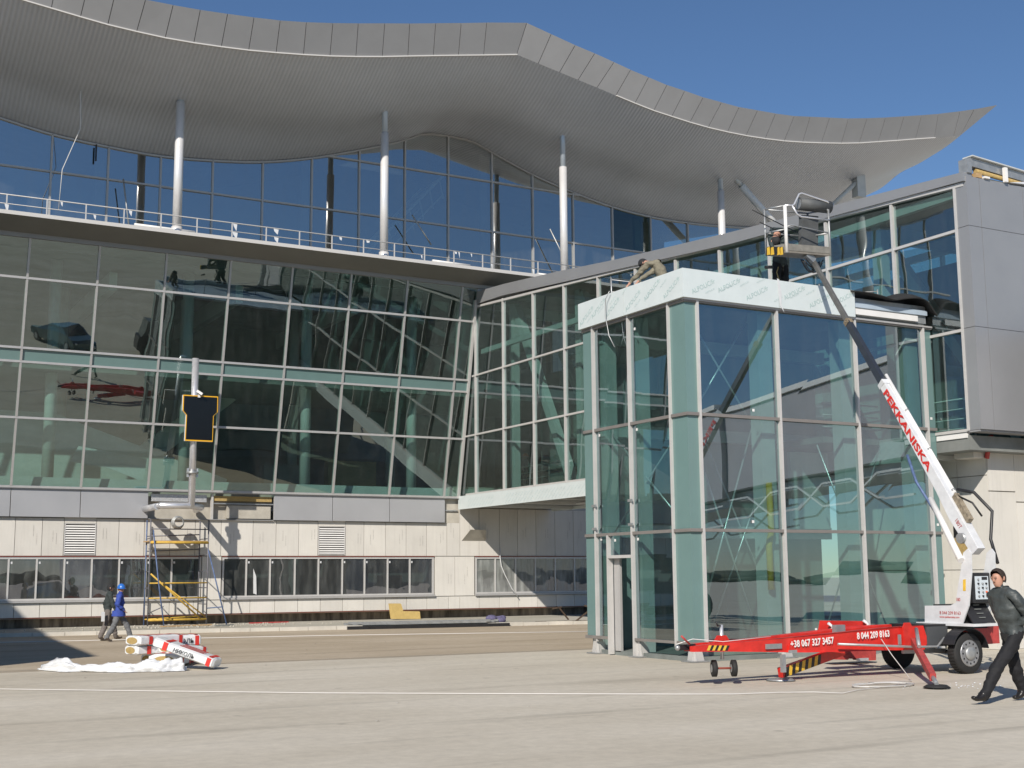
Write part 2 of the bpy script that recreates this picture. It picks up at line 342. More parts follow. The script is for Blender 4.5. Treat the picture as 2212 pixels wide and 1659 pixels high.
# the opened bay: recess, insulation, brackets
MB().box((11.47, 49.18, 4.05), (16.33, 49.25, 5.1)).build('recess_back', M['concrete'], T)
MB().box((13.98, 48.98, 4.78), (16.28, 49.16, 4.97)).build('insulation_strip', M['wool'], T)
MB().box((11.6, 49.0, 4.72), (13.7, 49.17, 5.0)).build('foil_insulation', mat('foil', (.62, .62, .62), .35, .5, .2, 14, 1.0, 25), T)
MB().box((13.87, 48.93, 4.07), (13.95, 49.1, 5.05)).build('bracket_post', M['alu_l'], T)
MB().box((14.5, 49.02, 4.12), (16.25, 49.15, 4.62)).build('fixing_board', M['concrete'], T)
MB().box((13.95, 48.95, 4.66), (16.33, 49.05, 4.70)).build('support_rail', M['galv'], T)
MB().box((11.47, 48.9, 4.045), (16.33, 49.1, 4.075)).build('ledge', M['grey_d'], T)
MB().box((23.82, 49.0, 4.06), (24.5, 49.2, 5.06)).build('pier_head', M['concrete'], T)
MB().box((23.82, 48.93, 4.55), (24.4, 49.1, 4.60)).build('bracket_rail', M['galv'], T)
# low wall: cream boards above and below the window band (z .5 .. 4.06), windows 1.07 .. 2.65
wins = [(3.9, 13.55, [4.9, 5.8, 6.68, 7.63, 8.58, 9.54, 10.52, 11.49, 12.45]),
        (14.38, 23.33, [15.33, 16.28, 17.29, 18.27, 19.28, 20.24, 21.25, 22.24]),
        (25.27, 33.2, [26.23, 27.22, 28.2, 29.2, 30.19, 31.2, 32.2])]
louv = [(8.51, 9.65), (18.22, 19.39)]
LY = 49.0
UB = [-3.5, -2.5, -1.6, -.7, .2, 1.1, 2.0, 2.95, 3.9, 4.9, 5.88, 6.84, 7.76, 8.51, 9.65, 10.46, 11.39, 12.35, 13.3, 14.3, 15.56, 16.49, 17.42, 18.22, 19.39, 20.19, 21.14, 22.06, 22.99, 23.93, 24.54, 25.45, 26.43, 27.32, 28.24, 29.2, 30.15, 31.1, 32.05, 33.0, 34]
LB = [-3.5, -2.5, -1.6, -.7, .2, 1.1, 2.0, 2.95, 3.9, 4.9, 5.88, 6.92, 7.79, 8.69, 9.59, 10.51, 11.45, 12.4, 13.3, 14.45, 15.5, 16.49, 17.42, 18.36, 19.3, 20.21, 21.16, 22.09, 23.01, 24.0, 24.53, 25.44, 26.41, 27.35, 28.27, 29.23, 30.15, 31.1, 32.05, 33, 34]
G_ = .009
inkb = mat('board_print', (.42, .40, .37), .8)
def board(x0, x1, z0, z1, y=LY):
    o_ = MB().box((x0+G_, y + random.uniform(0, .004), z0+G_), (x1-G_, y+.05, z1-G_)).build('wall_board', M['board'], T)
    if z1 - z0 > 1.0 and random.random() < .85:
        q = MB(); xm = lerp(x0, x1, random.choice((.3, .5, .68)))
        for k_ in range(2):
            zc_ = z0 + (z1-z0)*random.uniform(.42, .66)
            for r_ in range(9):
                w_ = random.uniform(.4, 1); q.box((xm + k_*.12 - .011*w_, y-.004, zc_ - .2 + r_*.045), (xm + k_*.12 + .011*w_, y-.001, zc_ - .2 + r_*.045 + .03))
        q.build('print_marks', inkb, o_, kind='stuff')
for a, b in zip(UB, UB[1:]):
    if (a, b) in louv: board(a, b, 3.86, 4.55); board(a, b, 2.68, 2.72); continue
    board(a, b, 2.68, 4.055 if b < 24.2 else 4.7)
for a, b in zip(LB, LB[1:]): board(a, b, .5, 1.02)
for (a, b) in ((13.59, 14.34), (23.37, 24.3), (24.3, 25.22)): board(a, b, 1.03, 2.67)
MB().box((-6, 49.06, .45), (35, 49.5, 1.05)).build('wall_backing', M['concrete'], T)
MB().box((-6, 49.06, 2.7), (35, 49.5, 4.05)).build('wall_backing', M['concrete'], T)
MB().box((24.2, 49.06, 4.05), (35, 49.5, 5.6)).build('wall_backing', M['concrete'], T)
for (a, b) in ((13.57, 14.36), (23.35, 25.25)): MB().box((a, 49.06, 1.05), (b, 49.5, 2.7)).build('wall_backing', M['concrete'], T)
MB().box((-6, 48.98, .478), (35, 49.12, .494)).build('base_flashing', M['rust'], T)
plm = mat('stained_plinth', (.13, .10, .075), .9, 0, .7, 1.6, .3, 9, stretch=(2.5, 1, .4), col2=(.30, .25, .19))
MB().box((-6, 49.35, 0), (35, 49.5, .46)).build('plinth', plm, T)
# folded niche in the wall under the bridge corner
MB().prism([(24.62, 49.0, 3.32), (25.75, 49.0, 3.32), (25.6, 48.62, 3.78), (24.85, 48.62, 3.78)], (0, .03, .0)).build('niche_hood', M['concrete'], T)
for wi, (a, b, ms) in enumerate(wins):
    fr = MB()
    for (p, q) in (((a, LY+.0, 1.10), (b, LY+.09, 1.17)), ((a, LY, 2.57), (b, LY+.09, 2.65)), ((a, LY+.001, 1.17), (a+.07, LY+.09, 2.57)), ((b-.07, LY+.001, 1.17), (b, LY+.09, 2.57))): fr.box(p, q)
    W_ = fr.build('window', M['alu_l'], T)
    MB().box((a-.03, LY-.09, 1.025), (b+.03, LY+.08, 1.095)).build('sill', M['alu'], W_)
    MB().box((a-.02, LY-.03, 2.655), (b+.02, LY+.08, 2.675)).build('head_flashing', M['rust'], W_)
    e = [a+.03] + ms + [b-.03]
    for x in ms: MB().box((x-.03, LY+.002, 1.17), (x+.03, LY+.09, 2.57)).build('window_mullion', M['alu_l'], W_)
    for x0, x1 in zip(e, e[1:]):
        MB().box((x0+.03, LY+.05, 1.17), (x1-.03, LY+.065, 2.57)).build('pane', M['glass_dusty'] if (wi == 2) else M['glass_win'], W_)
        if wi < 2 and random.random() < .85: MB().box((x0+.06, LY+.043, 2.40), (x0+.13, LY+.049, 2.48)).build('pane_sticker', M['plastic'], W_)
# plain dim rooms behind the band of windows
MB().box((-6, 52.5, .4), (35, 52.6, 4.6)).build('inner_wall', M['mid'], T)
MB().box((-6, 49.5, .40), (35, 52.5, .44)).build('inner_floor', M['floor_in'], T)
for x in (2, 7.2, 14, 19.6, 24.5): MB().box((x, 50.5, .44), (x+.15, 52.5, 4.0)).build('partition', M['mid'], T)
for i, x in enumerate((5.5, 10.2, 16.9, 21.7)): MB().box((x, 50.6, .44), (x+.9, 51.2, 1.9)).build('stacked_boards', M['wood'] if i % 2 else M['mid'], T)
# torn foil strips in the window
MB().prism([(15.62, 48.99, 1.25), (15.75, 48.99, 1.2), (15.72, 48.99, 1.9), (15.60, 48.99, 2.2)], (0, .01, 0)).build('torn_film', M['plastic'], T)
for (a, b) in louv:
    fr = MB(); fr.box((a+.01, LY-.02, 2.72), (b-.01, LY+.02, 2.75)); fr.box((a+.01, LY-.02, 3.83), (b-.01, LY+.02, 3.86)); fr.box((a+.01, LY-.02, 2.75), (a+.05, LY+.02, 3.83)); fr.box((b-.05, LY-.02, 2.75), (b-.01, LY+.02, 3.83))
    lv = fr.build('louvre_vent', M['alu_l'], T)
    sl = MB()
    for i in range(12):
        z = 2.80 + i * .0875; sl.prism([(a+.05, LY-.03, z-.022), (b-.05, LY-.03, z-.022), (b-.05, LY+.0, z+.022), (a+.05, LY+.0, z+.022)], (0, .012, .004))
    sl.build('louvre_slats', M['white'], lv, kind='stuff')
    MB().box((a+.05, LY+.05, 2.75), (b-.05, LY+.055, 3.83)).build('louvre_back', M['black'], lv)

# ---- terrace: slab with raised thin edge, soffit, railing
EY, EZ = 45.64, 14.2
MB().prism([(-8, EY, EZ), (-8, EY, EZ+.12), (-8, 50, EZ+.12), (-8, 50, 14.0), (-8, 47.05, 13.97), (-8, 46.9, 13.93)], (44, 0, 0)).build('terrace_slab', M['soffit2'], T)
MB().box((-8, EY-.03, EZ-.005), (36, EY, EZ+.13)).build('terrace_edge', M['ledge'], T)
rail = MB(); RY = EY + .03
rail.tube([(-8, RY, EZ+.68), (33, RY, EZ+.68)], .022, 6)
R_ = rail.build('terrace_railing', M['alu_l'], T)
MB().tube([(-8, RY, EZ+.36), (33, RY, EZ+.36)], .016, 6).build('middle_rail', M['alu_l'], R_)
x = -6.2
while x < 33:
    MB().box((x-.02, RY-.02, EZ+.12), (x+.02, RY+.02, EZ+.67)).build('rail_post', M['alu_l'], R_)
    x += 1.31
tp = MB()
for i in range(16):                                  # shreds of protective film still tied to the rail
    x = random.uniform(4, 30); z = EZ + random.choice((.66, .34)); w = random.uniform(.06, .2)
    tp.add([(x, RY-.03, z), (x+w, RY-.035, z-.02), (x+w*.8, RY-.05, z-random.uniform(.08, .3)), (x+.02, RY-.04, z-.1)], [(0,1,2,3)])
tp.build('film_shreds', M['plastic'], R_)
for (a, b, z) in ((10.0, 12.2, .30), (21.9, 23.6, .3), (26.8, 29.6, .28)): MB().tube([(a, RY+.5, EZ+z), (b, RY+.5, EZ+z-.02)], .06, 8).build('loose_pipe', M['white'], R_)

# ---- upper glass
UY = 49.3
TOP = [(-8, 22.6), (-4, 21.0), (0, 19.95), (3.5, 19.2), (5.65, 18.83), (7.41, 18.51), (9.47, 18.34), (11.52, 18.27), (13.6, 18.4), (15.7, 18.66), (17.78, 19.14), (19.9, 19.81), (22.04, 20.59), (22.9, 21.02),
       (24.14, 21.12), (25.37, 21.05), (26.32, 20.71), (28.44, 19.98), (30.55, 19.46), (32.72, 19.05), (34.92, 18.85), (37.2, 18.84), (39.7, 18.97), (42.13, 19.25), (46, 20.4), (50, 22.3)]
top = lambda x: smooth_interp(x, TOP)
UX = [-4.7, -2.6, -.5, 1.6, 3.7, 5.5, 7.53, 9.61, 11.61, 13.67, 15.73, 17.83, 19.94, 22.05, 24.13, 26.3, 28.4, 30.55, 32.72, 34.9, 37.1, 39.3, 41.5]
def cap_poly(x0, x1, z0, z1, n=5):
    """outline of a pane that is cut off by the curved soffit"""
    pts = [(x0, UY, z0), (x1, UY, z0)]
    for i in range(n + 1):
        x = lerp(x1, x0, i / n); pts.append((x, UY, max(z0 + .005, min(z1, top(x) - .03))))
    return pts
for i, (a, b) in enumerate(zip(UX, UX[1:])):
    for (z0, z1) in ((14.3, 17.0), (17.0, 19.3), (19.3, 23)):
        if max(top(a), top(b), top((a+b)/2)) - .1 < z0: continue
        mm = M['glass_up']
        if i == 18 and z0 == 17.0: mm = glass('glass_open_vent', (.35, .5, .44), .05, .01)
        o = MB().prism(cap_poly(a+.03, b-.03, z0+.03, z1-.03), (0, .03, 0)).build('glass_pane', mm, T)
        o.rotation_euler = (random.uniform(-.003, .003), 0, random.uniform(-.003, .003))
for x in UX: MB().box((x-.035, UY-.08, 14.3), (x+.035, UY+.1, top(x)-.02)).build('mullion', M['alu'], T)
MB().box((-6, UY-.07, 16.97), (41.5, UY+.08, 17.04)).build('transom', M['alu'], T)
seg = [i for i in range(len(UX)-1)]
lo_x = [x / 10 for x in range(180, 310)]; run = [x for x in lo_x if top(x) > 19.33]
MB().box((min(run), UY-.07, 19.27), (max(run), UY+.08, 19.34)).build('transom', M['alu'], T)
hd = MB(); n = 90
pt = [(lerp(-6, 42, i/n)) for i in range(n+1)]
for a, b in zip(pt, pt[1:]): hd.bar((a, UY-.02, top(a)-.05), (b, UY-.02, top(b)-.05), .12, .07)
hd.build('curved_head_frame', M['alu'], T)
# brown-lit rear hall seen dimly through the upper glass
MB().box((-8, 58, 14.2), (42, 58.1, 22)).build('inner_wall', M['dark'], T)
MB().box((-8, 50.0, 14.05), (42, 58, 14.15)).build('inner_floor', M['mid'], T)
for x in (9.5, 17.9, 26.4, 34.8, 1.2): MB().box((x-.17, 50.2, 14.2), (x+.17, 50.4, top(x)+.4)).build('inner_column', M['mid'], T)
# sloping service gantry seen through the peak
gt = MB()
for k in range(9):
    p = lerp(0, 1, k/8); a = V((21.0+4*p, 52+0*p, 15.6+4.4*p))
    gt.bar(a, a+V((0, 2.4, 0)), .07); gt.bar(a, a+V((.2, 0, -.9)), .06)
for dy in (0, 2.4): gt.bar((20.8, 52+dy, 15.4), (25.2, 52+dy, 20.2), .12); gt.bar((20.8, 52+dy, 14.5), (25.2, 52+dy, 19.3), .07)
gt.build('gantry', M['white'], T)

# ---- columns
for (x, zt) in ((3.3, 0), (11.55, 19.41), (19.8, 19.55), (28.2, 19.4), (36.8, 19.55)):
    yc = 46.25; zt = zt or 19.4
    c = MB().tube([(x, yc, EZ+.12), (x, yc, zt)], .165, 24).build('roof_column', M['column'], T)
    MB().tube([(x, yc, zt-.3), (x, yc, 22.5)], .12, 20).build('column_head', M['sleeve'], c)
    MB().tube([(x, yc, EZ+.12), (x, yc, EZ+.42)], .20, 24).build('column_collar', M['column'], c)
for (p, q, sp) in (((37.45, 46.2, 20.4), (40.6, 46.2, 17.8), .17), ((45.7, 46.2, 21.5), (41.6, 46.2, 18.0), .5)):
    p, q = V(p), V(q); mid = p.lerp(q, sp)
    s = MB().tube([mid, q], .17, 16).build('inclined_strut', M['white'], T); MB().tube([p, mid], .12, 14).build('strut_head', M['steel'], s)
MB().box((45.2, 46.0, 20.4), (45.75, 46.4, 22.6)).build('strut_bracket', M['steel'], T)

# ---- the roof: rolled fascia in panels over a ribbed soffit
LO = [(-8, 24.6), (-4, 23.2), (0, 22.15), (3.4, 21.42), (5.46, 21.0), (7.37, 20.79), (8.28, 20.70), (9.26, 20.65), (10.25, 20.62), (11.26, 20.64), (12.25, 20.69), (13.26, 20.76), (14.29, 20.87), (15.34, 21.0), (16.38, 21.15),
      (17.42, 21.33), (18.5, 21.54), (19.57, 21.77), (20.66, 22.0), (21.76, 22.23), (22.88, 22.46), (24.4, 22.78)]
LR = [(24.4, 22.78), (26.42, 22.41), (27.32, 22.25), (28.25, 22.08), (29.19, 21.9), (30.15, 21.72), (31.12, 21.56), (32.07, 21.46), (33.03, 21.36), (34.03, 21.29), (35.09, 21.26), (36.14, 21.26), (37.24, 21.3), (38.35, 21.37), (39.46, 21.49),
      (40.61, 21.64), (41.84, 21.82), (42.99, 22.02), (44.22, 22.28), (45.45, 22.54), (46.72, 22.82), (48.04, 23.1), (49.4, 23.4), (49.9, 23.53)]
UPL = [(-7.9, 26.0), (-3.9, 24.5), (.1, 23.4), (3.5, 22.6), (5.55, 22.15), (7.5, 21.8), (8.4, 21.7), (9.42, 21.66), (10.37, 21.67), (11.33, 21.70), (12.31, 21.76), (13.28, 21.83), (14.26, 21.92), (15.26, 22.06), (16.29, 22.24), (17.3, 22.44), (18.38, 22.67), (19.42, 22.88), (20.52, 23.12), (21.63, 23.36), (22.77, 23.62), (24.6, 23.99)]
UPR = [(24.6, 23.99), (26.9, 23.5), (27.85, 23.33), (28.8, 23.13), (29.63, 22.95), (30.55, 22.79), (31.5, 22.62), (32.44, 22.53), (33.43, 22.41), (34.42, 22.36), (35.4, 22.31), (36.44, 22.34), (37.48, 22.37), (38.58, 22.44), (39.53, 22.57),
       (40.72, 22.73), (41.9, 22.89), (43.07, 23.10), (44.28, 23.34), (45.51, 23.61), (46.7, 23.87), (47.84, 24.13), (49.38, 24.53), (50.42, 24.82)]
LYF, UYF = 43.5, 43.0
R = MB(); R.add([(-8, 60, 24), (51, 60, 24), (51, 60, 24.4), (-8, 60, 24.4)], [(0,1,2,3)])
roof = R.build('roof', M['grey_d'], T)
def fascia(lo, upp):
    for i in range(len(lo) - 1):
        (a, za), (b, zb) = lo[i], lo[i+1]; (c, zc), (d, zd) = upp[i], upp[i+1]
        n = 2 if b - a > 1.9 else 1
        for k in range(n):
            t0, t1 = k/n, (k+1)/n
            g0, g1 = (.012 / (b - a), .012 / (b - a))
            A = V((lerp(a, b, t0+g0), LYF, lerp(za, zb, t0+g0))); B = V((lerp(a, b, t1-g1), LYF, lerp(za, zb, t1-g1)))
            D = V((lerp(c, d, t0+g0), UYF, lerp(zc, zd, t0+g0))); E_ = V((lerp(c, d, t1-g1), UYF, lerp(zc, zd, t1-g1)))
            if i == 0 and lo is LR and k > 0 and k < n: pass
            w = random.uniform(-.006, .006)
            MB().prism([A+V((0,w,0)), B+V((0,w,0)), E_-V((0,w,0)), D-V((0,w,0))], (0, .04, 0)).build('fascia_panel', M['grey_d'], roof)
fascia(LO, UPL); fascia(LR[:-1] + [LR[-1]], UPR)
# pointed end of the fascia
MB().prism([(49.91, LYF, 23.54), (52.1, UYF, 25.33), (50.44, UYF, 24.82)], (0, .04, 0)).build('fascia_tip', M['grey_d'], roof)
lo_all = LO + LR[1:]; up_all = UPL + UPR[1:] + [(52.1, 25.33)]
bk = MB()
for seq, y in ((lo_all, LYF),):
    for (a, za), (b, zb) in zip(lo_all, lo_all[1:]):
        pass
fb = MB()
for i in range(len(lo_all)-1):
    a, b = lo_all[i], lo_all[i+1]; c, d = up_all[i], up_all[i+1]
    fb.add([(a[0], LYF+.045, a[1]), (b[0], LYF+.045, b[1]), (d[0], UYF+.045, d[1]), (c[0], UYF+.045, c[1])], [(0,1,2,3)])
fb.build('fascia_backing', M['blk'], roof)
for half in (0, 1):
    dl = MB()
    for i in range(len(lo_all)-1):
        (a, za), (b, zb) = lo_all[i], lo_all[i+1]
        if 24.3 < a < 29 or (a < 24.3) != (half == 0) or a > 48: continue
        dl.bar((a, LYF-.03, za-.01), (b, LYF-.03, zb-.01), .07, .045)
    dl.build('drip_edge', M['ledge'], roof)
lo_f = lambda x: smooth_interp(x, LO) if x < 24.4 else smooth_interp(x, LR)
def sz(x, t):                                         # soffit height, t=0 at the lip, 1 at the glass
    a, b = lo_f(x), top(x)
    w = math.exp(-((x-23.5)/6.5)**2)
    s = lerp(a, b, t) - .55 * w * math.sin(math.pi * t) ** 1.2 - .10 * math.sin(2*math.pi*t) * (1 - .4*w) - .05 * math.sin(5*math.pi*t) * t
    return s
NX, NT = 150, 18
sf = MB(); vs = []
for j in range(NT+1):
    t = j/NT
    for i in range(NX+1):
        xl = lerp(-8, 49.9, i/NX); vs.append((xl, lerp(LYF, UY, t), sz(xl, t)))
for j in range(NT): pass
fs = [(j*(NX+1)+i, (j+1)*(NX+1)+i, (j+1)*(NX+1)+i+1, j*(NX+1)+i+1) for j in range(NT) for i in range(NX)]
sf.add(vs, fs, True); sf.build('soffit', M['soffit'], roof)
# inside ceiling and roof skin
ce = MB()
for a, b in zip(pt, pt[1:]): ce.add([(a, UY+.12, top(a)+.02), (b, UY+.12, top(b)+.02), (b, 60, top(b)+1.5), (a, 60, top(a)+1.5)], [(0,1,2,3)])
ce.build('ceiling', M['mid'], roof)
sk = MB()
for i in range(len(up_all)-1):
    (a, za), (b, zb) = up_all[i], up_all[i+1]; b2, a2 = min(b, 50.2), min(a, 50.2)
    sk.add([(a, UYF+.02, za), (b, UYF+.02, zb), (b2, 60, zb-.2 if b < 48 else 24.2), (a2, 60, za-.2 if a < 48 else 24.2)], [(0,1,2,3)])
sk.build('roof_sheet', M['grey_d'], roof)
en = MB(); ne = 24; ev = []
for k in range(ne+1):
    y = lerp(LYF, 58, k/ne); zl_ = sz(49.9, min(1, (y-LYF)/(UY-LYF))) + max(0, y-UY)*.05; t_ = k/ne
    ev += [(49.9, y, zl_+.005), (lerp(52.1, 50.2, t_**.35), y, max(zl_+.25, lerp(25.33, 24.1, t_**.5)))]
en.add(ev, [(2*k, 2*k+1, 2*k+3, 2*k+2) for k in range(ne)])
en.build('roof_end', M['grey_d'], roof)
# small dark fittings hanging on the soffit and cables along it
ft = MB()
z3 = zz(1816, 200, 2.212)
for (x, y, z) in ((9.1, 49.1, 17.95),): ft.box((x-.03, y-.05, z-.35), (x+.03, y, z+.3))
ft.build('hanging_fitting', M['blk'], T)
cb = MB(); cb.tube([(8.0, 46.5, 19.3), (8.1, 46.8, 18.0), (7.6, 47.2, 16.5), (7.55, 47.3, 15)], .014, 5)
cb.build('hanging_cable', M['white'], T)
for (p, q) in (((10.05, 48.6, 16.9), (10.4, 48.6, 14.6)), ((28.9, 48.6, 17.3), (30.3, 48.6, 14.9)), ((22.0, 48.4, 17.0), (22.9, 48.4, 15.8))): MB().tube([p, q], .03, 6).build('leaning_pole', M['galv'], T)

MB().prism([(9.3, 51.2, 6.9), (11.9, 51.2, 6.5), (11.8, 51.2, 5.6), (10.4, 51.2, 6.1), (9.0, 51.2, 6.3)], (0, .05, 0)).build('sunlit_sheet', M['plastic'], T)  # white colour stands for sunlight falling on an object in the hall
# ---- hall behind the leaning glass
MB().box((-8, 49.5, 5.0), (34, 61, 5.1)).build('inner_floor', M['floor_in'], T)
MB().box((-8, 49.6, 9.55), (34, 56, 9.85)).build('gallery_slab', M['mid'], T)
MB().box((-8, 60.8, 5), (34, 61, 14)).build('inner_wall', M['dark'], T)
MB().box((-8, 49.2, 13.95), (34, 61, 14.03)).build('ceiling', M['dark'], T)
MB().box((34, 49.1, 0), (34.2, 61, 14)).build('side_wall', M['dark'], T)
MB().box((29.2, 49.0, 4.7), (34, 49.2, 14)).build('outer_wall', M['grey'], T)
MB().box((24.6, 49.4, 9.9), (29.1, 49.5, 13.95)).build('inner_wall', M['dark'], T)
for x in (3.0, 8.1, 13.2, 18.2, 23.0):
    MB().tube([(x, 50.6, 5.1), (x, 50.6, 13.95)], .22, 12).build('inner_column', M['steel'], T)
    MB().tube([(x+1.2, 55.6, 5.1), (x+1.2, 55.6, 13.95)], .22, 12).build('inner_column', M['steel'], T)
MB().box((-8, 49.55, 5.1), (24.3, 49.65, 5.55)).build('inner_upstand', M['steel'], T)
MB().prism([(6.0, 52.5, 5.4), (15.5, 52.5, 5.1), (15.5, 52.5, 5.9), (8.5, 52.5, 8.3), (6.0, 52.5, 8.3)], (0, .15, 0)).build('stair_flank', M['steel'], T)
MB().prism([(9.5, 54.4, 5.1), (11.0, 54.4, 5.1), (16.4, 54.4, 9.5), (15.6, 54.4, 9.9)], (0, .3, 0)).build('stair_flank', M['white'], T)
for i, x in enumerate((5.5, 9.8, 17.5, 20.6)): MB().box((x, 53+i*.4, 5.1), (x+1.4+.3*i, 53.5+i*.4, 6.1+.3*i)).build('stored_crate', M['wood'] if i % 2 else M['mid'], T)
for x in (5, 10, 15, 20): MB().box((x, 50.2, 12.9), (x+.3, 60, 13.6)).build('roof_beam', M['steel'], T)

# ================================================================== BRIDGE (runs from the facade towards the apron)
BY = [21.58, 23.69, 26.15, 28.55, 30.87, 33.15, 35.45, 37.8, 40.14, 42.45, 44.88, 47.3]
CT = [(21.2, 11.50), (30.18, 12.15), (36.48, 12.69), (40.4, 13.10), (44.6, 13.48), (47.4, 13.66)]
CB = [(21.2, 11.28), (30.2, 11.79), (36.49, 12.33), (40.08, 12.62), (44.81, 13.04), (47.4, 13.12)]
ct = lambda y: interp(y, CT); cb_ = lambda y: interp(y, CB)
film = mat('protective_film', (.62, .68, .68), .32, 0, .04, 2.5, .12, 5)
film_print = mat('film_print', (.38, .50, .49), .5)
film_faint = mat('film_print_faint', (.50, .60, .60), .5)
def bridge(XB, detail, label, grp):
    sgn = 1; W = 4.5
    B_ = thing('glazed_bridge', label, 'bridge', (XB + W/2, 35, 0), group=grp)
    for side in ((XB, 1), (XB + W, -1)):
        X_, s = side
        if not detail and s == 1 and XB > 0: pass
        for y0, y1 in zip(BY, BY[1:]):
            for (z0, z1) in ((5.2, 7.65), (7.65, 10.13), (10.13, 99)):
                ta = min(z1, cb_(y0) - .12); tb_ = min(z1, cb_(y1) - .12)
                d = random.uniform(-.005, .005)
                MB().prism([(X_+.03*s+d*s, y0+.03, z0+.03), (X_+.03*s, y1-.03, z0+.03), (X_+.03*s, y1-.03, tb_-.03), (X_+.03*s+d*s, y0+.03, ta-.03)], (.03*s, 0, 0)).build('glass_pane', M['glass_bridge'], B_)
        for (z0, z1) in ((5.2, 7.65), (7.65, 10.13), (10.13, 12.9)):      # wedge of glazing where the bridge meets the leaning facade
            MB().prism([(X_+.03*s, 47.33, z0+.03), (X_+.03*s, fy(z0)+.02, z0+.03), (X_+.03*s, max(47.34, fy(z1)+.02), z1-.03), (X_+.03*s, 47.33, z1-.03)], (.03*s, 0, 0)).build('glass_pane', M['glass_bridge'], B_)
        for y in BY: MB().box((X_-.05*s, y-.035, 5.2), (X_+.10*s, y+.035, cb_(y)-.10)).build('mullion', M['alu_l'], B_)
        for z in (5.215, 7.65, 10.13): MB().box((X_-.035*s, 21.6, z-.035), (X_+.085*s, 48.2 if z < 8 else 47.6, z+.035)).build('transom', M['alu_l'], B_)
        MB().prism([(X_-.045*s, 21.3, cb_(21.3)-.11), (X_-.045*s, 47.4, cb_(47.4)-.11), (X_-.045*s, 47.4, cb_(47.4)-.02), (X_-.045*s, 21.3, cb_(21.3)-.02)], (.15*s, 0, 0)).build('head_frame', M['alu_l'], B_)
        p = [(21.22, cb_(21.22))] + [(y, cb_(y)) for y in (30.2, 36.5, 40.1, 44.8, 47.0)] + [(y, ct(y)) for y in (47.0, 44.6, 40.4, 36.5, 30.2, 21.22)]
        MB().prism([(X_-.10*s, y, z) for y, z in p], (.3*s, 0, 0)).build('roof_coping', M['grey'], B_)
        MB().box((X_+.10*s, 21.3, 11.0), (X_+.25*s, 47.0, 11.2)).build('roof_beam', M['steel'], B_)
        for y0, y1 in zip([22.72 if s == 1 else 21.6] + BY[2:-1:1], BY[2:-1:1] + [48.85]):
            MB().box((X_-.06*s, y0+.006, 4.62), (X_, y1-.006, 5.175)).build('lower_panel', film, B_)
    MB().prism([(XB+.1, 21.3, cb_(21.3)+.05), (XB+.1, 48.9, 13.2), (XB+.1, 48.9, 13.4), (XB+.1, 21.3, cb_(21.3)+.2)], (W-.2, 0, 0)).build('roof_slab', M['mid'], B_)
    MB().box((XB+.01, 21.6, 4.75), (XB+W-.01, 48.9, 5.1)).build('floor_slab', M['mid'], B_)
    for i, y in enumerate(range(23, 48, 3)): MB().box((XB+.05, y, 4.64), (XB+W-.05, y+.2, 4.75)).build('cross_beam', M['steel'], B_)
    # truss seen through the glass
    Xi = XB + .75
    for i, y in enumerate((24.9, 30.0, 35.1, 40.2, 45.3)):
        MB().box((Xi-.14, y-.17, 5.1), (Xi+.14, y+.17, cb_(y)-.2)).build('truss_column', M['steel'], B_)
        if i: MB().bar((Xi, y-.2, cb_(y)-.4), (Xi, y-4.4, 5.3), .30, .34, (0, 1, 0)).build('truss_diagonal', M['steel'], B_)
    for i, y in enumerate((27.4, 37.6, 46.6)):
        MB().bar((XB+W-.7, y, 11.3), (XB+W-.7, y-4.2, 5.3), .28, .3, (0, 1, 0)).build('truss_diagonal', M['steel'], B_)
    for y in (24.9, 30.0, 35.1, 40.2, 45.3):
        MB().box((Xi, y-.12, cb_(y)-.75), (XB+W-.3, y+.12, cb_(y)-.35)).build('cross_girder', M['steel'], B_)
    MB().box((XB+W-.45, 22.0, 5.1), (XB+W-.40, 48.9, 10.6)).build('inner_screen', M['dark'], B_)  # dark wall added to block the sky seen through both glazed sides
    MB().box((XB+W-1.2, 27.0, 5.1), (XB+W-1.1, 34.5, 7.4)).build('inner_screen', M['steel'], B_)
    MB().box((XB+W-1.2, 37.0, 8.2), (XB+W-1.1, 42.5, 9.1)).build('inner_screen', M['steel'], B_)
    for z in (5.45, 5.7, 5.95, 6.2): MB().tube([(Xi+.5, 22.0, z), (Xi+.5, 46.5, z)], .02 if z < 6 else .03, 6).build('handrail', M['galv'], B_)
    y = 22.5
    while y < 46: MB().box((Xi+.48, y-.02, 5.1), (Xi+.52, y+.02, 6.2)).build('baluster', M['galv'], B_); y += 1.5
    # portal with grey cassettes
    for (z0, z1) in ((5.2, 7.68), (7.68, 10.17), (10.17, 11.42)):
        zt = z1 if z1 < 11.4 else 11.42
        MB().prism([(XB-.03, 21.57, z0+.006), (XB-.03, 21.2, z0+.006), (XB+.41, 21.2, z0+.006), (XB+.41, 21.25, z0+.006), (XB+.02, 21.25, z0+.006), (XB+.02, 21.57, z0+.006)], (0, 0, zt-z0-.012)).build('corner_cassette', M['grey'], B_)
        e = [XB+.42, XB+1.96, XB+3.5, XB+W+.03]
        for a, b in zip(e, e[1:]): MB().box((a+.006, 21.2+random.uniform(0, .004), z0+.006), (b-.006, 21.25, zt-.006)).build('cladding_cassette', M['grey'], B_)
    MB().box((XB+.03, 21.26, 5.2), (XB+W, 21.5, 11.3)).build('portal_wall', M['dark'], B_)
    MB().box((XB-.02, 21.25, 5.16), (XB+W, 21.6, 5.2)).build('portal_soffit', M['grey_d'], B_)
    # pier below the portal
    PX, PY = XB + 1.06, 22.02
    e = [PX, PX+.93, PX+1.9, PX+2.86]; zs = [(0, .9), (.92, 3.55), (3.57, 4.86)]
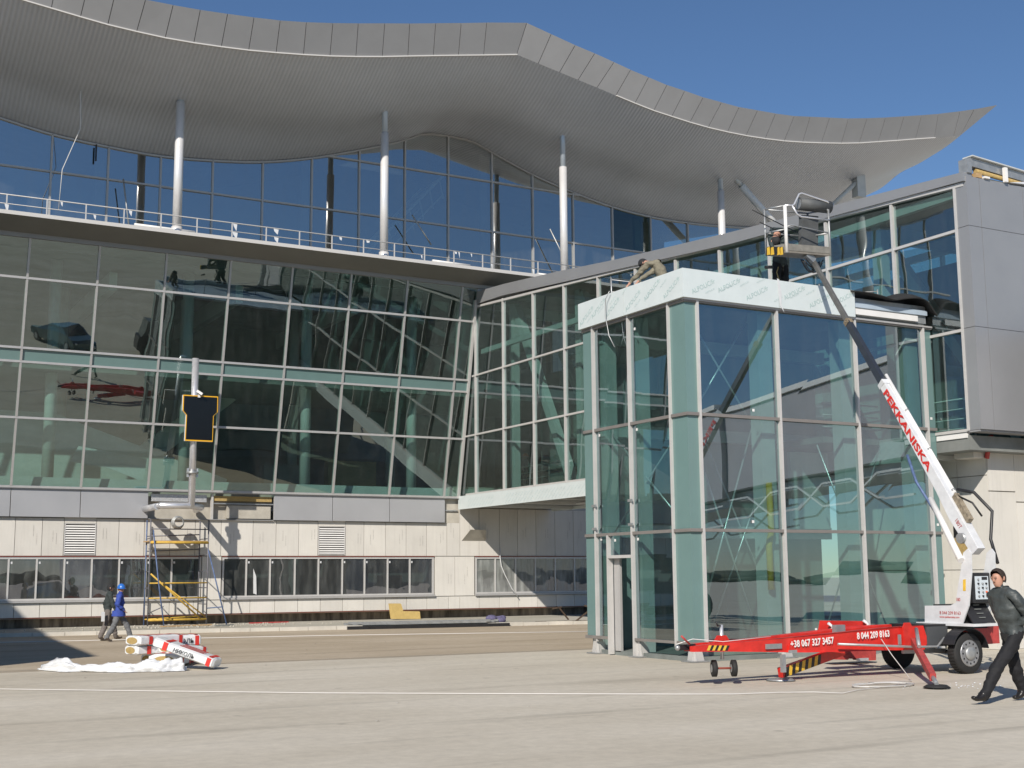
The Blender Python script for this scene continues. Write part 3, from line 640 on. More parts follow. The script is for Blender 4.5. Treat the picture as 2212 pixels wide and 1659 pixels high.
    for a, b in zip(e, e[1:]):
        for j, (z0, z1) in enumerate(zs):
            z0 += .25*((int(a*2)) % 2) if j else 0; z1 += .25*((int(a*2)) % 2) if j < 2 else 0
            MB().box((a+.007, PY, z0+.007), (b-.007, PY+.05, z1)).build('pier_board', M['board'], B_)
    e = [22.02, 22.95, 23.85, 24.8, 25.75, 26.7]
    for a, b in zip(e, e[1:]):
        for (z0, z1) in ((0, 1.9), (1.91, 4.2), (4.21, 4.80)):
            MB().box((PX, a+.057, z0+.007), (PX+.05, b-.007+.05, z1)).build('pier_board', M['board'], B_)
    MB().box((PX+.06, PY+.06, 0), (PX+2.8, 26.7, 4.72)).build('pier', M['concrete'], B_)
    return B_
BR = bridge(24.44, True, 'glazed bridge with white lower band leading from the terminal to the grey portal block', 'glazed bridges off the terminal')
def glass_box(a, b, name, mt, par): return MB().box(a, b).build(name, mt, par)
# infill between coping and terrace at the facade corner
MB().box((24.40, 47.03, 12.95), (29.0, 47.25, 13.93)).build('corner_infill', M['grey'], BR)
MB().box((24.5, 25.0, 4.9), (28.9, 49, 5.0)).build('floor_edge', M['mid'], BR)
MB().tube([(25.0, 32.6, 4.55), (26.1, 31.7, 4.55)], .05, 8).build('tube_light', M['white'], BR)
MB().tube([(26.3, 31.5, 4.55), (27.2, 30.8, 4.55)], .05, 8).build('tube_light', M['white'], BR)
MB().tube([(25.4, 41, 4.5), (25.4, 27, 4.5)], .05, 8).build('service_pipe', M['galv'], BR)
MB().box((26.6, 36.0, 4.3), (26.9, 36.3, 4.62)).build('junction_box', M['blk'], BR)
# white channel, red pipe and packing at the open portal edge
MB().box((24.42, 21.65, 5.04), (24.52, 22.6, 5.15)).build('edge_channel', M['white'], BR)
MB().box((24.42, 21.65, 5.15), (24.6, 22.6, 5.17)).build('edge_flange', M['galv'], BR)
MB().tube([(25.35, 21.75, 5.15), (25.38, 21.72, 4.9), (25.4, 21.9, 4.78), (25.4, 21.95, 4.6)], .06, 10).build('red_pipe', M['redm'], BR)
for x in (25.9, 26.3, 27.1): MB().prism([(x, 21.98, 4.87), (x+.28, 21.98, 4.87), (x+.28, 21.98, 5.1)], (0, .12, 0)).build('gusset_plate', M['board'], BR)
MB().box((25.0, 22.0, 4.62), (25.5, 22.6, 4.9)).build('packing_block', M['board'], BR)
MB().box((25.48, 22.75, 2.72), (25.505, 23.2, 3.0)).build('wall_slot', M['blk'], BR)
MB().box((25.485, 22.78, 2.2), (25.51, 23.18, 2.7)).build('slot_insulation', M['wool'], BR)
# raw roof edge of the portal: box section, pipe, stand-off, timber packers
PT = thing('roof_edge_beam', 'grey steel box beam with white stand-off lying along the open roof edge of the portal', 'steel beam', (26.5, 21.3, 11.45))
MB().bar((24.6, 21.3, 11.80), (29.0, 21.5, 11.62), .2, .22).build('box_section', M['galv'], PT)
MB().bar((24.6, 21.28, 11.935), (29.0, 21.48, 11.755), .3, .03).build('top_flange', M['steel'], PT)
MB().tube([(24.8, 21.25, 11.6), (29.0, 21.45, 11.45)], .06, 8).build('pipe', M['wool'], PT)
MB().box((25.72, 21.12, 11.43), (25.82, 21.2, 11.8)).build('stand_off', M['white'], PT)
MB().prism([(25.9, 21.15, 11.44), (26.8, 21.15, 11.5), (26.8, 21.15, 11.6)], (0, .3, 0)).build('folded_film', M['plastic'], PT)
MB().box((24.78, 21.2, 11.43), (24.98, 21.4, 11.55)).build('packer', M['wood'], PT)
MB().box((24.46, 21.18, 11.5), (24.62, 21.45, 11.86)).build('end_plate', M['galv'], PT)
MB().box((25.02, 21.15, 11.43), (25.2, 21.35, 11.48)).build('packer', M['white'], PT)

# ================================================================== ENTRANCE TOWER
TX, TY = 16.88, 22.61; TE = 24.43; TB = 26.84
TW = thing('glass_tower', 'square glass entrance tower with white filmed fascia standing against the bridge', 'building', ((TX+TE)/2, 24.7, 0))
TZ = [.40, 2.80, 5.33, 7.86]
fm = [17.2, 19.47, 21.87, 24.13]; lm = [23.2, 24.81, 26.36]
for z0, z1 in zip(TZ, TZ[1:]):
    for a, b in zip(fm, fm[1:]):
        t = random.uniform(-.008, .008); t2 = random.uniform(-.008, .008)
        MB().prism([(a+.03, TY+.03+t, z0+.025), (b-.03, TY+.03, z0+.025), (b-.03, TY+.03+t2, z1-.025), (a+.03, TY+.03, z1-.025)], (0, .03, 0)).build('glass_pane', M['glass_tower'], TW)
    MB().box((TX+.01, TY+.012, z0+.025), (fm[0]-.03, TY+.05, z1-.025)).build('spandrel_pane', M['teal'], TW)
    MB().box((fm[-1]+.03, TY+.012, z0+.025), (TE, TY+.05, z1-.025)).build('spandrel_pane', M['teal'], TW)
    MB().box((TX, TY+.01, z0+.025), (TX+.04, lm[0]-.03, z1-.025)).build('spandrel_pane', M['teal'], TW)
    MB().box((TX, lm[2]+.03, z0+.025), (TX+.04, TB, z1-.025)).build('spandrel_pane', M['teal'], TW)
    for a, b in zip(lm, lm[1:]):
        if z0 < 1 and a > 24:                        # door bay
            MB().box((TX+.03, 25.86, z0+.02), (TX+.06, b-.03, z1-.025)).build('glass_pane', M['glass_tower'], TW)
            MB().box((TX+.03, a+.03, 2.30), (TX+.06, 25.8, z1-.025)).build('glass_pane', M['glass_tower'], TW)
            continue
        t = random.uniform(-.008, .008)
        MB().prism([(TX+.03+t, a+.03, z0+.025), (TX+.03, b-.03, z0+.025), (TX+.03+t, b-.03, z1-.025), (TX+.03, a+.03, z1-.025)], (.03, 0, 0)).build('glass_pane', M['glass_tower'], TW)
for x in fm: MB().box((x-.03, TY-.055, .34), (x+.03, TY+.08, 7.9)).build('mullion', M['alu_l'], TW)
for y in lm:
    MB().box((TX-.055, y-.03, 0.02 if 24 < y < 26.4 and y < 26 else .3), (TX+.08, y+.03, 7.9)).build('mullion', M['alu_l'], TW)
MB().box((TX-.06, 25.80, 0.02), (TX+.08, 25.86, 2.78)).build('door_jamb', M['alu_l'], TW)
MB().box((TX-.06, 24.86, 2.24), (TX+.08, 25.80, 2.31)).build('door_head', M['alu_l'], TW)
MB().box((TX+.10, 25.55, .08), (TX+.16, 25.80, 2.24)).build('door_leaf', M['alu'], TW)
for z in TZ:
    h = .035 if z > .5 else .03
    MB().box((TX-.045, TY-.045, z-h), (TE, TY+.02, z+h)).build('transom', M['alu_b'], TW)
    MB().box((TX-.045, TY+.02, z-h), (TX+.02, TB if z > .5 else 24.78, z+h)).build('transom', M['alu_b'], TW)
MB().box((TX-.07, 25.86, .36), (TX+.02, TB, .43)).build('transom', M['alu_b'], TW)
# cable clips on the mullions and stickers on the glass
for (y, z) in ((24.81, 3.55), (24.81, 3.0), (26.36, 3.5), (26.36, 2.95)): MB().box((TX-.08, y-.09, z-.03), (TX-.055, y+.09, z+.03)).build('mullion_clip', M['galv'], TW)
for (y, z) in ((24.6, 7.55), (24.6, 5.18), (26.2, 5.2), (23.05, 2.7), (24.65, 2.66), (26.2, 2.7), (25.6, 2.66), (23.1, 5.45), (23.15, 5.2)): MB().box((TX+.018, y-.03, z-.03), (TX+.024, y+.03, z+.03)).build('pane_sticker', M['white'], TW)
for (x, z) in ((18.72, 5.5), (18.6, 3.0), (24.3, 5.6), (24.32, 3.0), (20.3, .6)): MB().box((x-.03, TY-.0, z-.03), (x+.03, TY+.012, z+.03)).build('pane_sticker', M['white'], TW)
# fascia in protective film
FZ0, FZ1 = 7.90, 8.55
FO = .12
def flap(z): return z
fas = []
fas.append(MB().box((TX-FO, 24.84, FZ0), (TX, TB+.02, FZ1)).build('fascia_panel', film, TW))
fas.append(MB().box((TX-FO, TY-FO, FZ0), (TX, 24.82, FZ1)).build('fascia_panel', film, TW))
fas.append(MB().box((TX+.001, TY-FO, FZ0), (19.48, TY, FZ1)).build('fascia_panel', film, TW))
fas.append(MB().box((19.50, TY-FO, FZ0), (21.83, TY, FZ1)).build('fascia_panel', film, TW))
dth = math.radians(33)
tm = txt('ALPOLIC/fr', .155, (0, 0, 0), (1, 0, 0), (0, 0, 1), film_print, '', 'data', .95, .002)
tm2 = txt('ALPOLIC/fr', .06, (0, 0, 0), (1, 0, 0), (0, 0, 1), film_faint, '', 'data', 1, .002)
W_tm = max(v.co.x for v in tm.vertices)
def stamp(me, face, u, z, rot, parent, name):
    o = bpy.data.objects.new(name, me); C.objects.link(o); o.parent = parent
    if face == 'front': p = V((u, TY-FO-.003, z)); o.rotation_euler = (0, -rot, 0)
    else: p = V((TX-FO-.003, u, z)); o.matrix_basis = Matrix.Rotation(-math.pi/2, 4, 'Z') @ Matrix.Rotation(-rot, 4, 'Y')
    o.location = p - world_of(parent); return o
for i, u in enumerate((17.02, 17.75, 18.55)):
    stamp(tm, 'front', u, 7.98 + .1*(i % 2), dth*.8, fas[2], 'lettering')
for i, u in enumerate((19.66, 20.42, 21.15)):
    stamp(tm, 'front', u, 7.98 + .12*((i+1) % 2), dth*.8, fas[3], 'lettering')
for i in range(9):
    u = 17.38 + i*.49
    stamp(tm2, 'front', u, 8.02 + .13*(i % 4), dth*.8, fas[2] if u < 19.2 else fas[3], 'small_lettering')
for i, u in enumerate((24.72, 23.95, 23.2)): stamp(tm, 'left', u, 7.96 + .1*(i % 2), dth*.9, fas[1], 'lettering')
for i, u in enumerate((26.75, 26.2, 25.6)): stamp(tm, 'left', u, 7.96 + .1*(i % 2), dth*.9, fas[0], 'lettering')
for i in range(7):
    u = 26.45 - i*.52; stamp(tm2, 'left', u, 8.0 + .13*(i % 4), dth*.9, fas[0] if u > 25.2 else fas[1], 'small_lettering')
# faint print of the same film on the lower band of the bridge
low = [o for o in C.objects if o.name.startswith('lower_panel') and o.parent == BR and world_of(o).x < 25]
for o in low:
    y = world_of(o).y
    for k in range(9):
        for r in range(2):
            q = bpy.data.objects.new('small_lettering', tm2); C.objects.link(q); q.parent = o
            q.matrix_basis = Matrix.Rotation(-math.pi/2, 4, 'Z') @ Matrix.Rotation(-dth, 4, 'Y'); q.location = V((-.034, 1.05-k*.25, -.22+.2*r))
# torn film edges
tf = MB(); tf.prism([(19.44, TY-FO-.01, FZ1+.04), (19.50, TY-FO-.01, FZ1+.02), (19.56, TY-FO-.01, 8.25), (19.54, TY-FO-.01, 8.0), (19.62, TY-FO-.01, 7.8), (19.50, TY-FO-.01, 7.95), (19.47, TY-FO-.01, 8.2)], (0, -.004, 0))
tf.build('torn_film', M['plastic'], fas[3])
MB().box((TX, TY, 8.18), (24.35, TB, 8.3)).build('roof_deck', mat('roof_film', (.42, .50, .58), .3, 0, .12, 1.2, .6, 3), TW)
MB().box((TX+.06, TY+.08, 7.9), (24.3, TB-.05, 8.15)).build('ceiling', M['mid'], TW)
MB().box((21.86, TY-.02, 8.0), (24.0, TY+.05, 8.14)).build('raw_channel', M['white'], TW)
MB().box((21.86, TY+.06, 7.98), (24.35, TY+.3, 8.42)).build('upstand_insulation', M['galv'], TW)
MB().box((TX-.07, TY-.075, 7.86), (24.42, TY+.02, 7.90)).build('head_frame', M['alu'], TW)
# structure inside
for x in (19.4, 21.9, 24.1):
    MB().box((x-.2, 22.95, .1), (x+.2, 23.3, 7.9)).build('tower_column', M['steel'], TW)
for (x, y) in ((17.35, 23.1), (17.3, 25.0), (17.3, 26.4)): MB().box((x-.16, y-.16, .1), (x+.16, y+.16, 7.9)).build('tower_column', M['steel'], TW)
for z in (2.75, 5.2, 7.5): MB().box((17.1, 26.3, z), (24.3, 26.5, z+.3)).build('tower_beam', M['steel'], TW)
for (p, q) in (((17.5, 23.4, .4), (19.3, 23.4, 5.2)), ((19.3, 23.4, .4), (17.5, 23.4, 5.2)), ((19.6, 25.6, .4), (21.9, 25.6, 5.2)), ((21.9, 25.6, .4), (19.6, 25.6, 5.2)), ((17.5, 23.4, 5.3), (19.3, 23.4, 7.8)), ((19.3, 23.4, 5.3), (17.5, 23.4, 7.8)), ((22, 24.2, .4), (24.1, 24.2, 5.0)), ((24.1, 24.2, .4), (22, 24.2, 5.0)), ((17.3, 23.2, 2.8), (17.3, 26.3, 5.3)), ((17.3, 26.3, 2.8), (17.3, 23.2, 5.3))):
    MB().tube([p, q], .022, 6).build('bracing_rod', M['zinc'], TW)
MB().box((17.0, 26.72, .1), (24.3, 26.8, 8.1)).build('back_screen', mat('green_dim_screen', (.22, .29, .28), .6, 0, .25, .8), TW)  # opaque wall added for the glazed back, keeps the interior dim green
MB().box((20.4, 25.9, .1), (21.5, 26.0, 2.4)).build('lift_door', M['mid'], TW)
MB().box((22.6, 25.9, 3.0), (23.9, 26.0, 5.0)).build('lift_door', M['steel'], TW)
MB().box((22.4, 24.4, 5.1), (24.3, 26.6, 5.25)).build('landing_slab', M['mid'], TW)
for z in (5.5, 5.8, 6.1): MB().tube([(22.4, 24.4, z), (24.3, 24.4, z)], .02, 6).build('landing_rail', M['galv'], TW)
MB().tube([(19.24, 22.84, 1.5), (19.22, 22.84, 2.5), (19.3, 22.84, 2.8), (19.28, 22.84, 3.9)], .075, 10).build('yellow_pipe', M['yellow'], TW)
MB().box((TX+.1, TY+.1, .0), (24.3, 26.7, .1)).build('tower_floor', M['dark'], TW)
# feet: base plates and brackets in the gap under the glass
for (x, y) in ((TX+.12, TY+.12), (19.45, TY+.12), (21.85, TY+.12), (TX+.12, 24.75), (TX+.1, 26.5), (24.2, TY+.12)):
    f = MB().box((x-.22, y-.22, .006), (x+.22, y+.22, .03)).build('base_plate', M['galv'], TW)
    MB().prism([(x-.16, y-.1, .03), (x+.16, y-.1, .03), (x+.07, y-.1, .36), (x-.07, y-.1, .36)], (0, .02, 0)).build('gusset_plate', M['alu_l'], f)
    MB().prism([(x-.1, y-.16, .03), (x-.1, y+.16, .03), (x-.1, y+.07, .36), (x-.1, y-.07, .36)], (.02, 0, 0)).build('gusset_plate', M['alu_l'], f)
    MB().box((x-.05, y-.05, .03), (x+.05, y+.05, .36)).build('bracket_core', M['steel'], f)
MB().box((TX+.3, TY+.4, .1), (24.2, TY+.5, .33)).build('floor_upstand', M['concrete'], TW)

# safety rail and rolled membrane on the tower roof
RL = thing('roof_safety_line', 'thin wire safety line on posts along the back of the tower roof', 'guard rail', (20, 25, 8.3))
ps = [(17.2, 26.0), (18.9, 25.2), (22.3, 24.2), (24.1, 24.0)]
for (x, y) in ps: MB().tube([(x, y, 8.3), (x, y, 9.1)], .02, 6).build('post', M['galv'], RL)
for z in (9.05, 8.75):
    pp = []
    for (a, b) in zip(ps, ps[1:]):
        for k in range(6):
            t = k/6; pp.append((lerp(a[0], b[0], t), lerp(a[1], b[1], t), z - .07*math.sin(math.pi*t)))
    MB().tube(pp + [(*ps[-1], z)], .012, 5).build('wire', M['alu_l'], RL)
mem = MB(); n = 26
prof = lambda t: 8.50 + .02*math.sin(9*t) + (.06 if t < .45 else .06 + .16*math.sin(math.pi*min(1, (t-.45)/.5)))
vs = []
for j in range(7):
    for i in range(n+1):
        t = i/n; x = lerp(21.7, 24.75, t); z = prof(t) - max(0, t-.8)*2.4 - .05*abs(j-3)/3*(1+3*t) + .02*math.sin(7*t+j*1.3); vs.append((x, TY-.22+j*(.10+.05*t), z))
mem.add(vs, [(j*(n+1)+i, j*(n+1)+i+1, (j+1)*(n+1)+i+1, (j+1)*(n+1)+i) for j in range(6) for i in range(n)], True)
o = mem.build('roof_membrane', M['black'], recenter=True, label='dark rubber roofing membrane flopped over the unfinished corner of the tower roof', cat='roofing sheet')
sd = o.modifiers.new('thick', 'SOLIDIFY'); sd.thickness = .03
# red-helmeted worker is added with the people; here the loose cable over the left fascia
MB().tube([(TX-.2, 25.3, 8.57), (TX-.22, 25.45, 8.4), (TX-.2, 25.5, 8.0), (TX-.17, 25.4, 7.5), (TX-.15, 25.2, 7.2)], .012, 6).build('hanging_cable', M['galv'], recenter=True, label='thin grey cable looped over the left fascia of the tower', cat='cable')

# ================================================================== outside the frame, but mirrored in the glass or casting shade
B2 = bridge(-10.1, False, 'matching glazed bridge left of the frame whose shadow falls on the apron', 'glazed bridges off the terminal')
JB = thing('boarding_bridge', 'mobile boarding bridge on a wheeled column mirrored in the tower glass', 'boarding bridge', (30, 8, 0))
tun = mat('tunnel_grey', (.38, .37, .39), .5, 0, .06, .6)
def tunnel(p, q, w, h, nm):
    p, q = V(p), V(q); MB().bar(p, q, w, h).build(nm, tun, JB)
    d = (q-p); n_ = int(d.length/1.6)
    MB().bar(p + V((0, 0, h/2+.12)), q + V((0, 0, h/2+.12)), w+.2, .16).build('roof_rim', M['white'], JB)
    MB().bar(p - V((0, 0, h/2+.2)), q - V((0, 0, h/2+.2)), w*.7, .3).build('tunnel_chassis', M['galv'], JB)
    sd_ = d.cross(V((0, 0, 1))).normalized()*(w/2-.1)
    for sg in (-1, 1):
        for i in range(n_): 
            a = p + d*(i/n_) + sd_*sg - V((0, 0, h/2+.3)); b = p + d*((i+1)/n_) + sd_*sg - V((0, 0, h/2+.3))
            MB().bar(a, b - V((0, 0, .7)) if i % 2 else b, .06).build('truss_bar', M['steel'], JB); MB().bar(a - V((0, 0, .7)), b if i % 2 else b - V((0, 0, .7)), .06).build('truss_bar', M['steel'], JB)
tunnel((27.4, 20.4, 6.3), (30.2, 9.0, 6.1), 2.6, 2.7, 'inner_tunnel'); tunnel((30.2, 9.0, 6.1), (33.5, -6.0, 5.6), 3.0, 3.1, 'outer_tunnel')
MB().box((31.6, -.6, 4.15), (32.6, .4, 5.0)).build('lift_head', M['galv'], JB)
for dx in (-1.9, 1.9):
    MB().box((32.1+dx-.2, -.3, .9), (32.1+dx+.2, .1, 6.5)).build('lift_column', M['galv'], JB)
    for dy in (-.45, .25): MB().tube([(32.1+dx-.3, dy, .55), (32.1+dx+.3, dy, .55)], .55, 20).build('wheel', M['black'], JB)
MB().box((30.0, -.5, .5), (34.2, .3, .95)).build('axle_beam', M['yellow'], JB)
for i in range(12): MB().box((29.0, 4.0-.35*i, 4.3-.36*i), (30.1, 4.35-.35*i, 4.34-.36*i)).build('stair_tread', M['galv'], JB)
for x in (28.98, 30.12): MB().bar((x, 4.4, 4.4), (x, 0.0, .1), .04, .25).build('stair_string', M['galv'], JB)
for x in (28.98, 30.12): MB().bar((x, 4.4, 5.3), (x, 0.0, 1.0), .04, .04).build('stair_rail', M['galv'], JB)
# saloon car parked beside the camera, seen only as a reflection
carm = mat('car_paint', (.06, .11, .12), .25, .5, 0, coat=.8)
CR = thing('parked_car', 'dark teal saloon car parked on the apron, mirrored in the leaning glass', 'car', (15.6, 4.2, 0))
prof = [(-2.25, .35), (-2.3, .62), (-2.15, .82), (-1.3, .92), (-.65, 1.38), (.55, 1.42), (1.35, 1.0), (2.1, .92), (2.28, .7), (2.25, .35)]
cang = math.radians(62)
def cw(x, y, z): return V((15.6 + x*math.cos(cang) - y*math.sin(cang), 4.2 + x*math.sin(cang) + y*math.cos(cang), z))
cb2 = MB(); rows = []
for (y, sx, dz) in ((-.86, .97, -.0), (-.8, 1, 0), (.8, 1, 0), (.86, .97, 0)): rows.append([cw(x*sx, y*(.82 if z > 1.0 else 1), z) for x, z in prof])
k_ = len(prof)
cb2.add([p for r in rows for p in r], [(j*k_+i, j*k_+(i+1) % k_, (j+1)*k_+(i+1) % k_, (j+1)*k_+i) for j in range(3) for i in range(k_)] + [tuple(range(k_))[::-1], tuple(3*k_+i for i in range(k_))])
cb2.build('body', carm, CR)
for s in (-1, 1):
    cg = MB(); cg.prism([cw(-1.15, s*.80, .97), cw(-.6, s*.73, 1.3), cw(.5, s*.73, 1.33), cw(1.1, s*.80, 1.0)], cw(0, s*.02, 0) - cw(0, 0, 0)); cg.build('side_window', M['blk'], CR)
    for x in (-1.4, 1.4):
        w = MB().tube([cw(x, s*.68, .32), cw(x, s*.88, .32)], .32, 20).build('wheel', M['black'], CR); MB().tube([cw(x, s*.88, .32), cw(x, s*.89, .32)], .19, 16).build('rim', M['galv'], w)
    MB().ball(cw(2.2, s*.6, .7), .13, sc=(1, 1, .7)).build('headlight', M['white'], CR)
MB().prism([cw(1.32, -.65, 1.03), cw(.6, -.6, 1.39), cw(.6, .6, 1.39), cw(1.32, .65, 1.03)], (0, 0, .02)).build('windscreen', M['blk'], CR)
MB().prism([cw(-1.27, -.65, .95), cw(-.7, -.6, 1.35), cw(-.7, .6, 1.35), cw(-1.27, .65, .95)], (0, 0, .02)).build('rear_window', M['blk'], CR)
# baggage tractor and tug seen as dark shapes in the lower tower panes
for (x, y, nm, lb) in ((26.5, 8.0, 'baggage_tractor', 'dark baggage tractor mirrored low in the tower glass'), (22.6, 4.0, 'service_truck', 'dark service truck mirrored low in the tower glass')):
    TR = thing(nm, lb, 'truck', (x, y, 0)); big = 1.0 if 'tractor' in nm else 1.45
    MB().box((x-1.5*big, y-.7, .45), (x+1.5*big, y+.7, .95*big)).build('chassis', M['blk'], TR)
    MB().prism([(x-1.4*big, y-.68, .95*big), (x-.1, y-.68, .95*big), (x-.3, y-.68, 1.75*big), (x-1.2*big, y-.68, 1.75*big)], (0, 1.36, 0)).build('cab', mat('cab_paint', (.12, .13, .12), .4), TR)
    for sx in (-1, 1):
        for sy in (-1, 1): MB().tube([(x+sx*1.0*big, y+sy*.55, .42), (x+sx*1.0*big, y+sy*.85, .42)], .42, 20).build('wheel', M['black'], TR)

tl = MB()
for i in range(800):
    a = math.radians(random.uniform(75, 300)); d = random.uniform(330, 390); h = random.uniform(1.2, 3.5)
    c = V((math.sin(a)*d, math.cos(a)*d, 0)); r = random.uniform(5, 11)
    tl.ball(c + V((0, 0, h*.5)), r, 7, 5, (1, 1, h*.55/r))
tl.build('distant_treeline', mat('tree_line', (.05, .06, .035), .95, 0, .4, .2), label='low dark line of trees across the airfield behind the camera', kind='stuff')
for (x, y, w_, d_, h_, lb) in ((70, -120, 60, 25, 9, 'pale hangar across the airfield behind the camera'), (-60, -150, 40, 20, 7, 'low grey depot across the airfield behind the camera')):
    HG = thing('hangar', lb, 'building', (x, y, 0))
    MB().box((x-w_/2, y-d_/2, 0), (x+w_/2, y+d_/2, h_)).build('wall', M['grey'], HG)
    MB().prism([(x-w_/2-.3, y-d_/2-.3, h_), (x-w_/2-.3, y+d_/2+.3, h_), (x-w_/2-.3, y, h_+2.5)], (w_+.6, 0, 0)).build('roof', M['steel'], HG)
    for k in range(4): MB().box((x-w_/2+3+k*w_/4.2, y+d_/2, 0), (x-w_/2+3+k*w_/4.2+w_/6, y+d_/2+.1, h_*.7)).build('hangar_door', M['mid'], HG)

# ================================================================== WALL-MOUNTED DOCKING DISPLAY
dk = zz(460, 960, 3.95); sc_ = zz(380, 1320, 4.147); DY = 46.9
P = lambda x, y: on(1, DY, *dk(x, y))
DS = thing('docking_display', 'black docking display panel with yellow outline on a steel pole bracketed from the wall', 'display', (12.6, 47, 4.4))
base = on(1, DY, *sc_(600, 290)); topp = P(300, 98)
MB().tube([(12.56, DY, 4.42), (12.56, DY, 9.9)], .125, 20).build('pole', M['zinc'], DS)
MB().tube([(12.56, DY, 5.62), (12.56, DY, 5.70)], .22, 18).build('flange', M['galv'], DS)
for a in (-.17, .17): MB().box((12.56+a-.03, DY-.05, 5.5), (12.56+a+.03, DY+.05, 5.82)).build('flange_lug', M['zinc'], DS)
MB().tube([(11.35, DY+.25, 4.42), (11.45, DY, 4.45), (12.56, DY, 4.46), (13.0, DY+.3, 4.42), (13.3, DY+2.1, 4.42)], .12, 16).build('pipe_arm', M['zinc'], DS)
MB().tube([(11.35, DY+.1, 4.42), (11.35, 49.1, 4.42)], .12, 16).build('pipe_arm', M['zinc'], DS)
out = [(172, 495), (552, 515), (548, 685), (503, 725), (492, 1008), (190, 995), (205, 715), (165, 665)]
FY = DY - .22
Q = [on(1, FY, *dk(x, y)) for x, y in out]
cenq = sum(Q, V()) / len(Q)
MB().prism(Q, (0, .12, 0)).build('display_case', M['white'], DS)
MB().prism([q + V((0, -.012, 0)) for q in Q], (0, .01, 0)).build('outline', mat('display_yellow', (.85, .45, .02), .5), DS)
MB().prism([cenq + (q - cenq) * .945 + V((0, -.02, 0)) for q in Q], (0, .01, 0)).build('display_face', mat('display_black', (.006, .006, .006), .25), DS)
cm = on(1, FY - .1, *dk(350, 485))
cmr = MB().bar(cm + V((-.1, -.02, .1)), cm + V((.08, -.1, -.03)), .11, .09).build('camera_housing', M['white'], DS)
MB().box(cm + V((-.05, -.02, -.14)), cm + V((.03, .04, -.03))).build('camera_bracket', M['white'], DS)

hs = MB()
hc = on(1, 48.3, *sc_(455, 480)); import math as _m
for k in range(6):
    r = .17 + .012*k; hs.tube([hc + V((r*math.cos(a*math.pi/12), .03*k-.08, r*math.sin(a*math.pi/12) - .02*(k % 2))) for a in range(25)], .022, 6, caps=False)
hs.build('hose_coil', M['galv'], recenter=True, label='coil of grey hose hanging on the wall below the pipe bracket', cat='hose coil')

# ================================================================== SCAFFOLD TOWER
SC = thing('scaffold_tower', 'narrow blue and yellow tube scaffold standing against the low wall', 'scaffold', (12.4, 48.2, .14))
sblue = mat('scaffold_blue', (.09, .14, .27), .55, .1, .3, 8); sgrey = mat('scaffold_grey', (.16, .16, .18), .55, .3, .3, 8); syel = mat('scaffold_yellow', (.60, .38, .06), .6, 0, .25, 6)
sx0, sx1, sy0, sy1 = 11.32, 13.46, 47.75, 48.75
for (x, y, m_) in ((sx0, sy0, sgrey), (sx1, sy0, sgrey), (sx0+.1, sy1, sblue), (sx1-.05, sy1, sgrey)):
    MB().tube([(x, y, .15), (x, y, 4.0)], .025, 8).build('standard', m_, SC)
for (z, m_, r) in ((.36, syel, .04), (1.68, syel, .025), (1.14, syel, .025), (3.15, syel, .045), (3.64, sgrey, .02)):
    MB().tube([(sx0, sy0, z), (sx1, sy0, z)], r, 8).build('ledger', m_, SC)
for (z, m_) in ((.36, syel), (3.15, syel), (2.85, sgrey), (3.4, sgrey)):
    MB().tube([(sx0+.1, sy1, z), (sx1-.05, sy1, z+.08)], .022, 8).build('ledger', m_, SC)
for z in (.9, 1.5, 2.1, 2.7, 3.3):
    MB().tube([(sx0, sy0, z), (sx0+.1, sy1, z)], .018, 6).build('transom_rung', sgrey, SC); MB().tube([(sx1, sy0, z), (sx1-.05, sy1, z)], .018, 6).build('transom_rung', sgrey, SC)
MB().tube([(sx0+.05, sy0-.03, 2.02), (sx1-.25, sy0-.03, .40)], .03, 8).build('diagonal_brace', syel, SC)
MB().tube([(sx0+.55, sy0+.03, 1.62), (sx1, sy0+.03, .42)], .025, 8).build('diagonal_brace', syel, SC)
MB().box((sx0-.02, sy0, 3.18), (sx1+.02, sy1, 3.22)).build('deck_board', M['wood'], SC)
MB().tube([(sx1, sy0, 2.9), (sx1+.62, sy0-.5, .15)], .025, 8).build('outrigger_prop', sblue, SC)
MB().tube([(sx1, sy0, .75), (sx1+.5, sy0-.4, .80)], .02, 8).build('outrigger_tie', sblue, SC)
MB().tube([(sx0+.1, sy0, 3.6), (sx0+.25, sy0-.35, 1.8), (sx0+.42, sy0-.7, .15)], .025, 8).build('outrigger_prop', sblue, SC)
MB().tube([(sx0, sy0, .6), (sx0+.4, sy0-.6, .85)], .02, 8).build('outrigger_tie', sgrey, SC)
# rubble and offcuts round its feet
rb = MB()
for i in range(420):
    x = random.gauss(13, 2.6); y = random.uniform(45.6, 48.9); r = random.choice((.01, .015, .02, .03, .045)) * random.uniform(.7, 1.2)
    rb.ball((x, y, .135 + r*.3), r, 5, 3, (1, random.uniform(.6, 1.4), random.uniform(.4, .8)))
rb.sm = [False]*len(rb.sm); rb.build('rubble', M['concrete'], label='scattered rubble and crumbs of mortar round the scaffold feet', kind='stuff')
for i, (x, y, L_, a, m_, lb) in enumerate(((12.5, 46.9, 1.9, .1, M['wood'], 'short brown batten lying at the scaffold feet'), (15.9, 47.9, 1.5, -.06, M['redm'], 'reddish board lying flat on the sandy pavement right of the scaffold'), (13.7, 46.3, .7, .2, M['mid'], 'dark grey offcut lying on the pavement in front of the scaffold prop'))):
    MB().bar((x-L_/2, y-a*L_/2, .165), (x+L_/2, y+a*L_/2, .175), .12, .04).build('batten', m_, recenter=True, label=lb, cat='board')

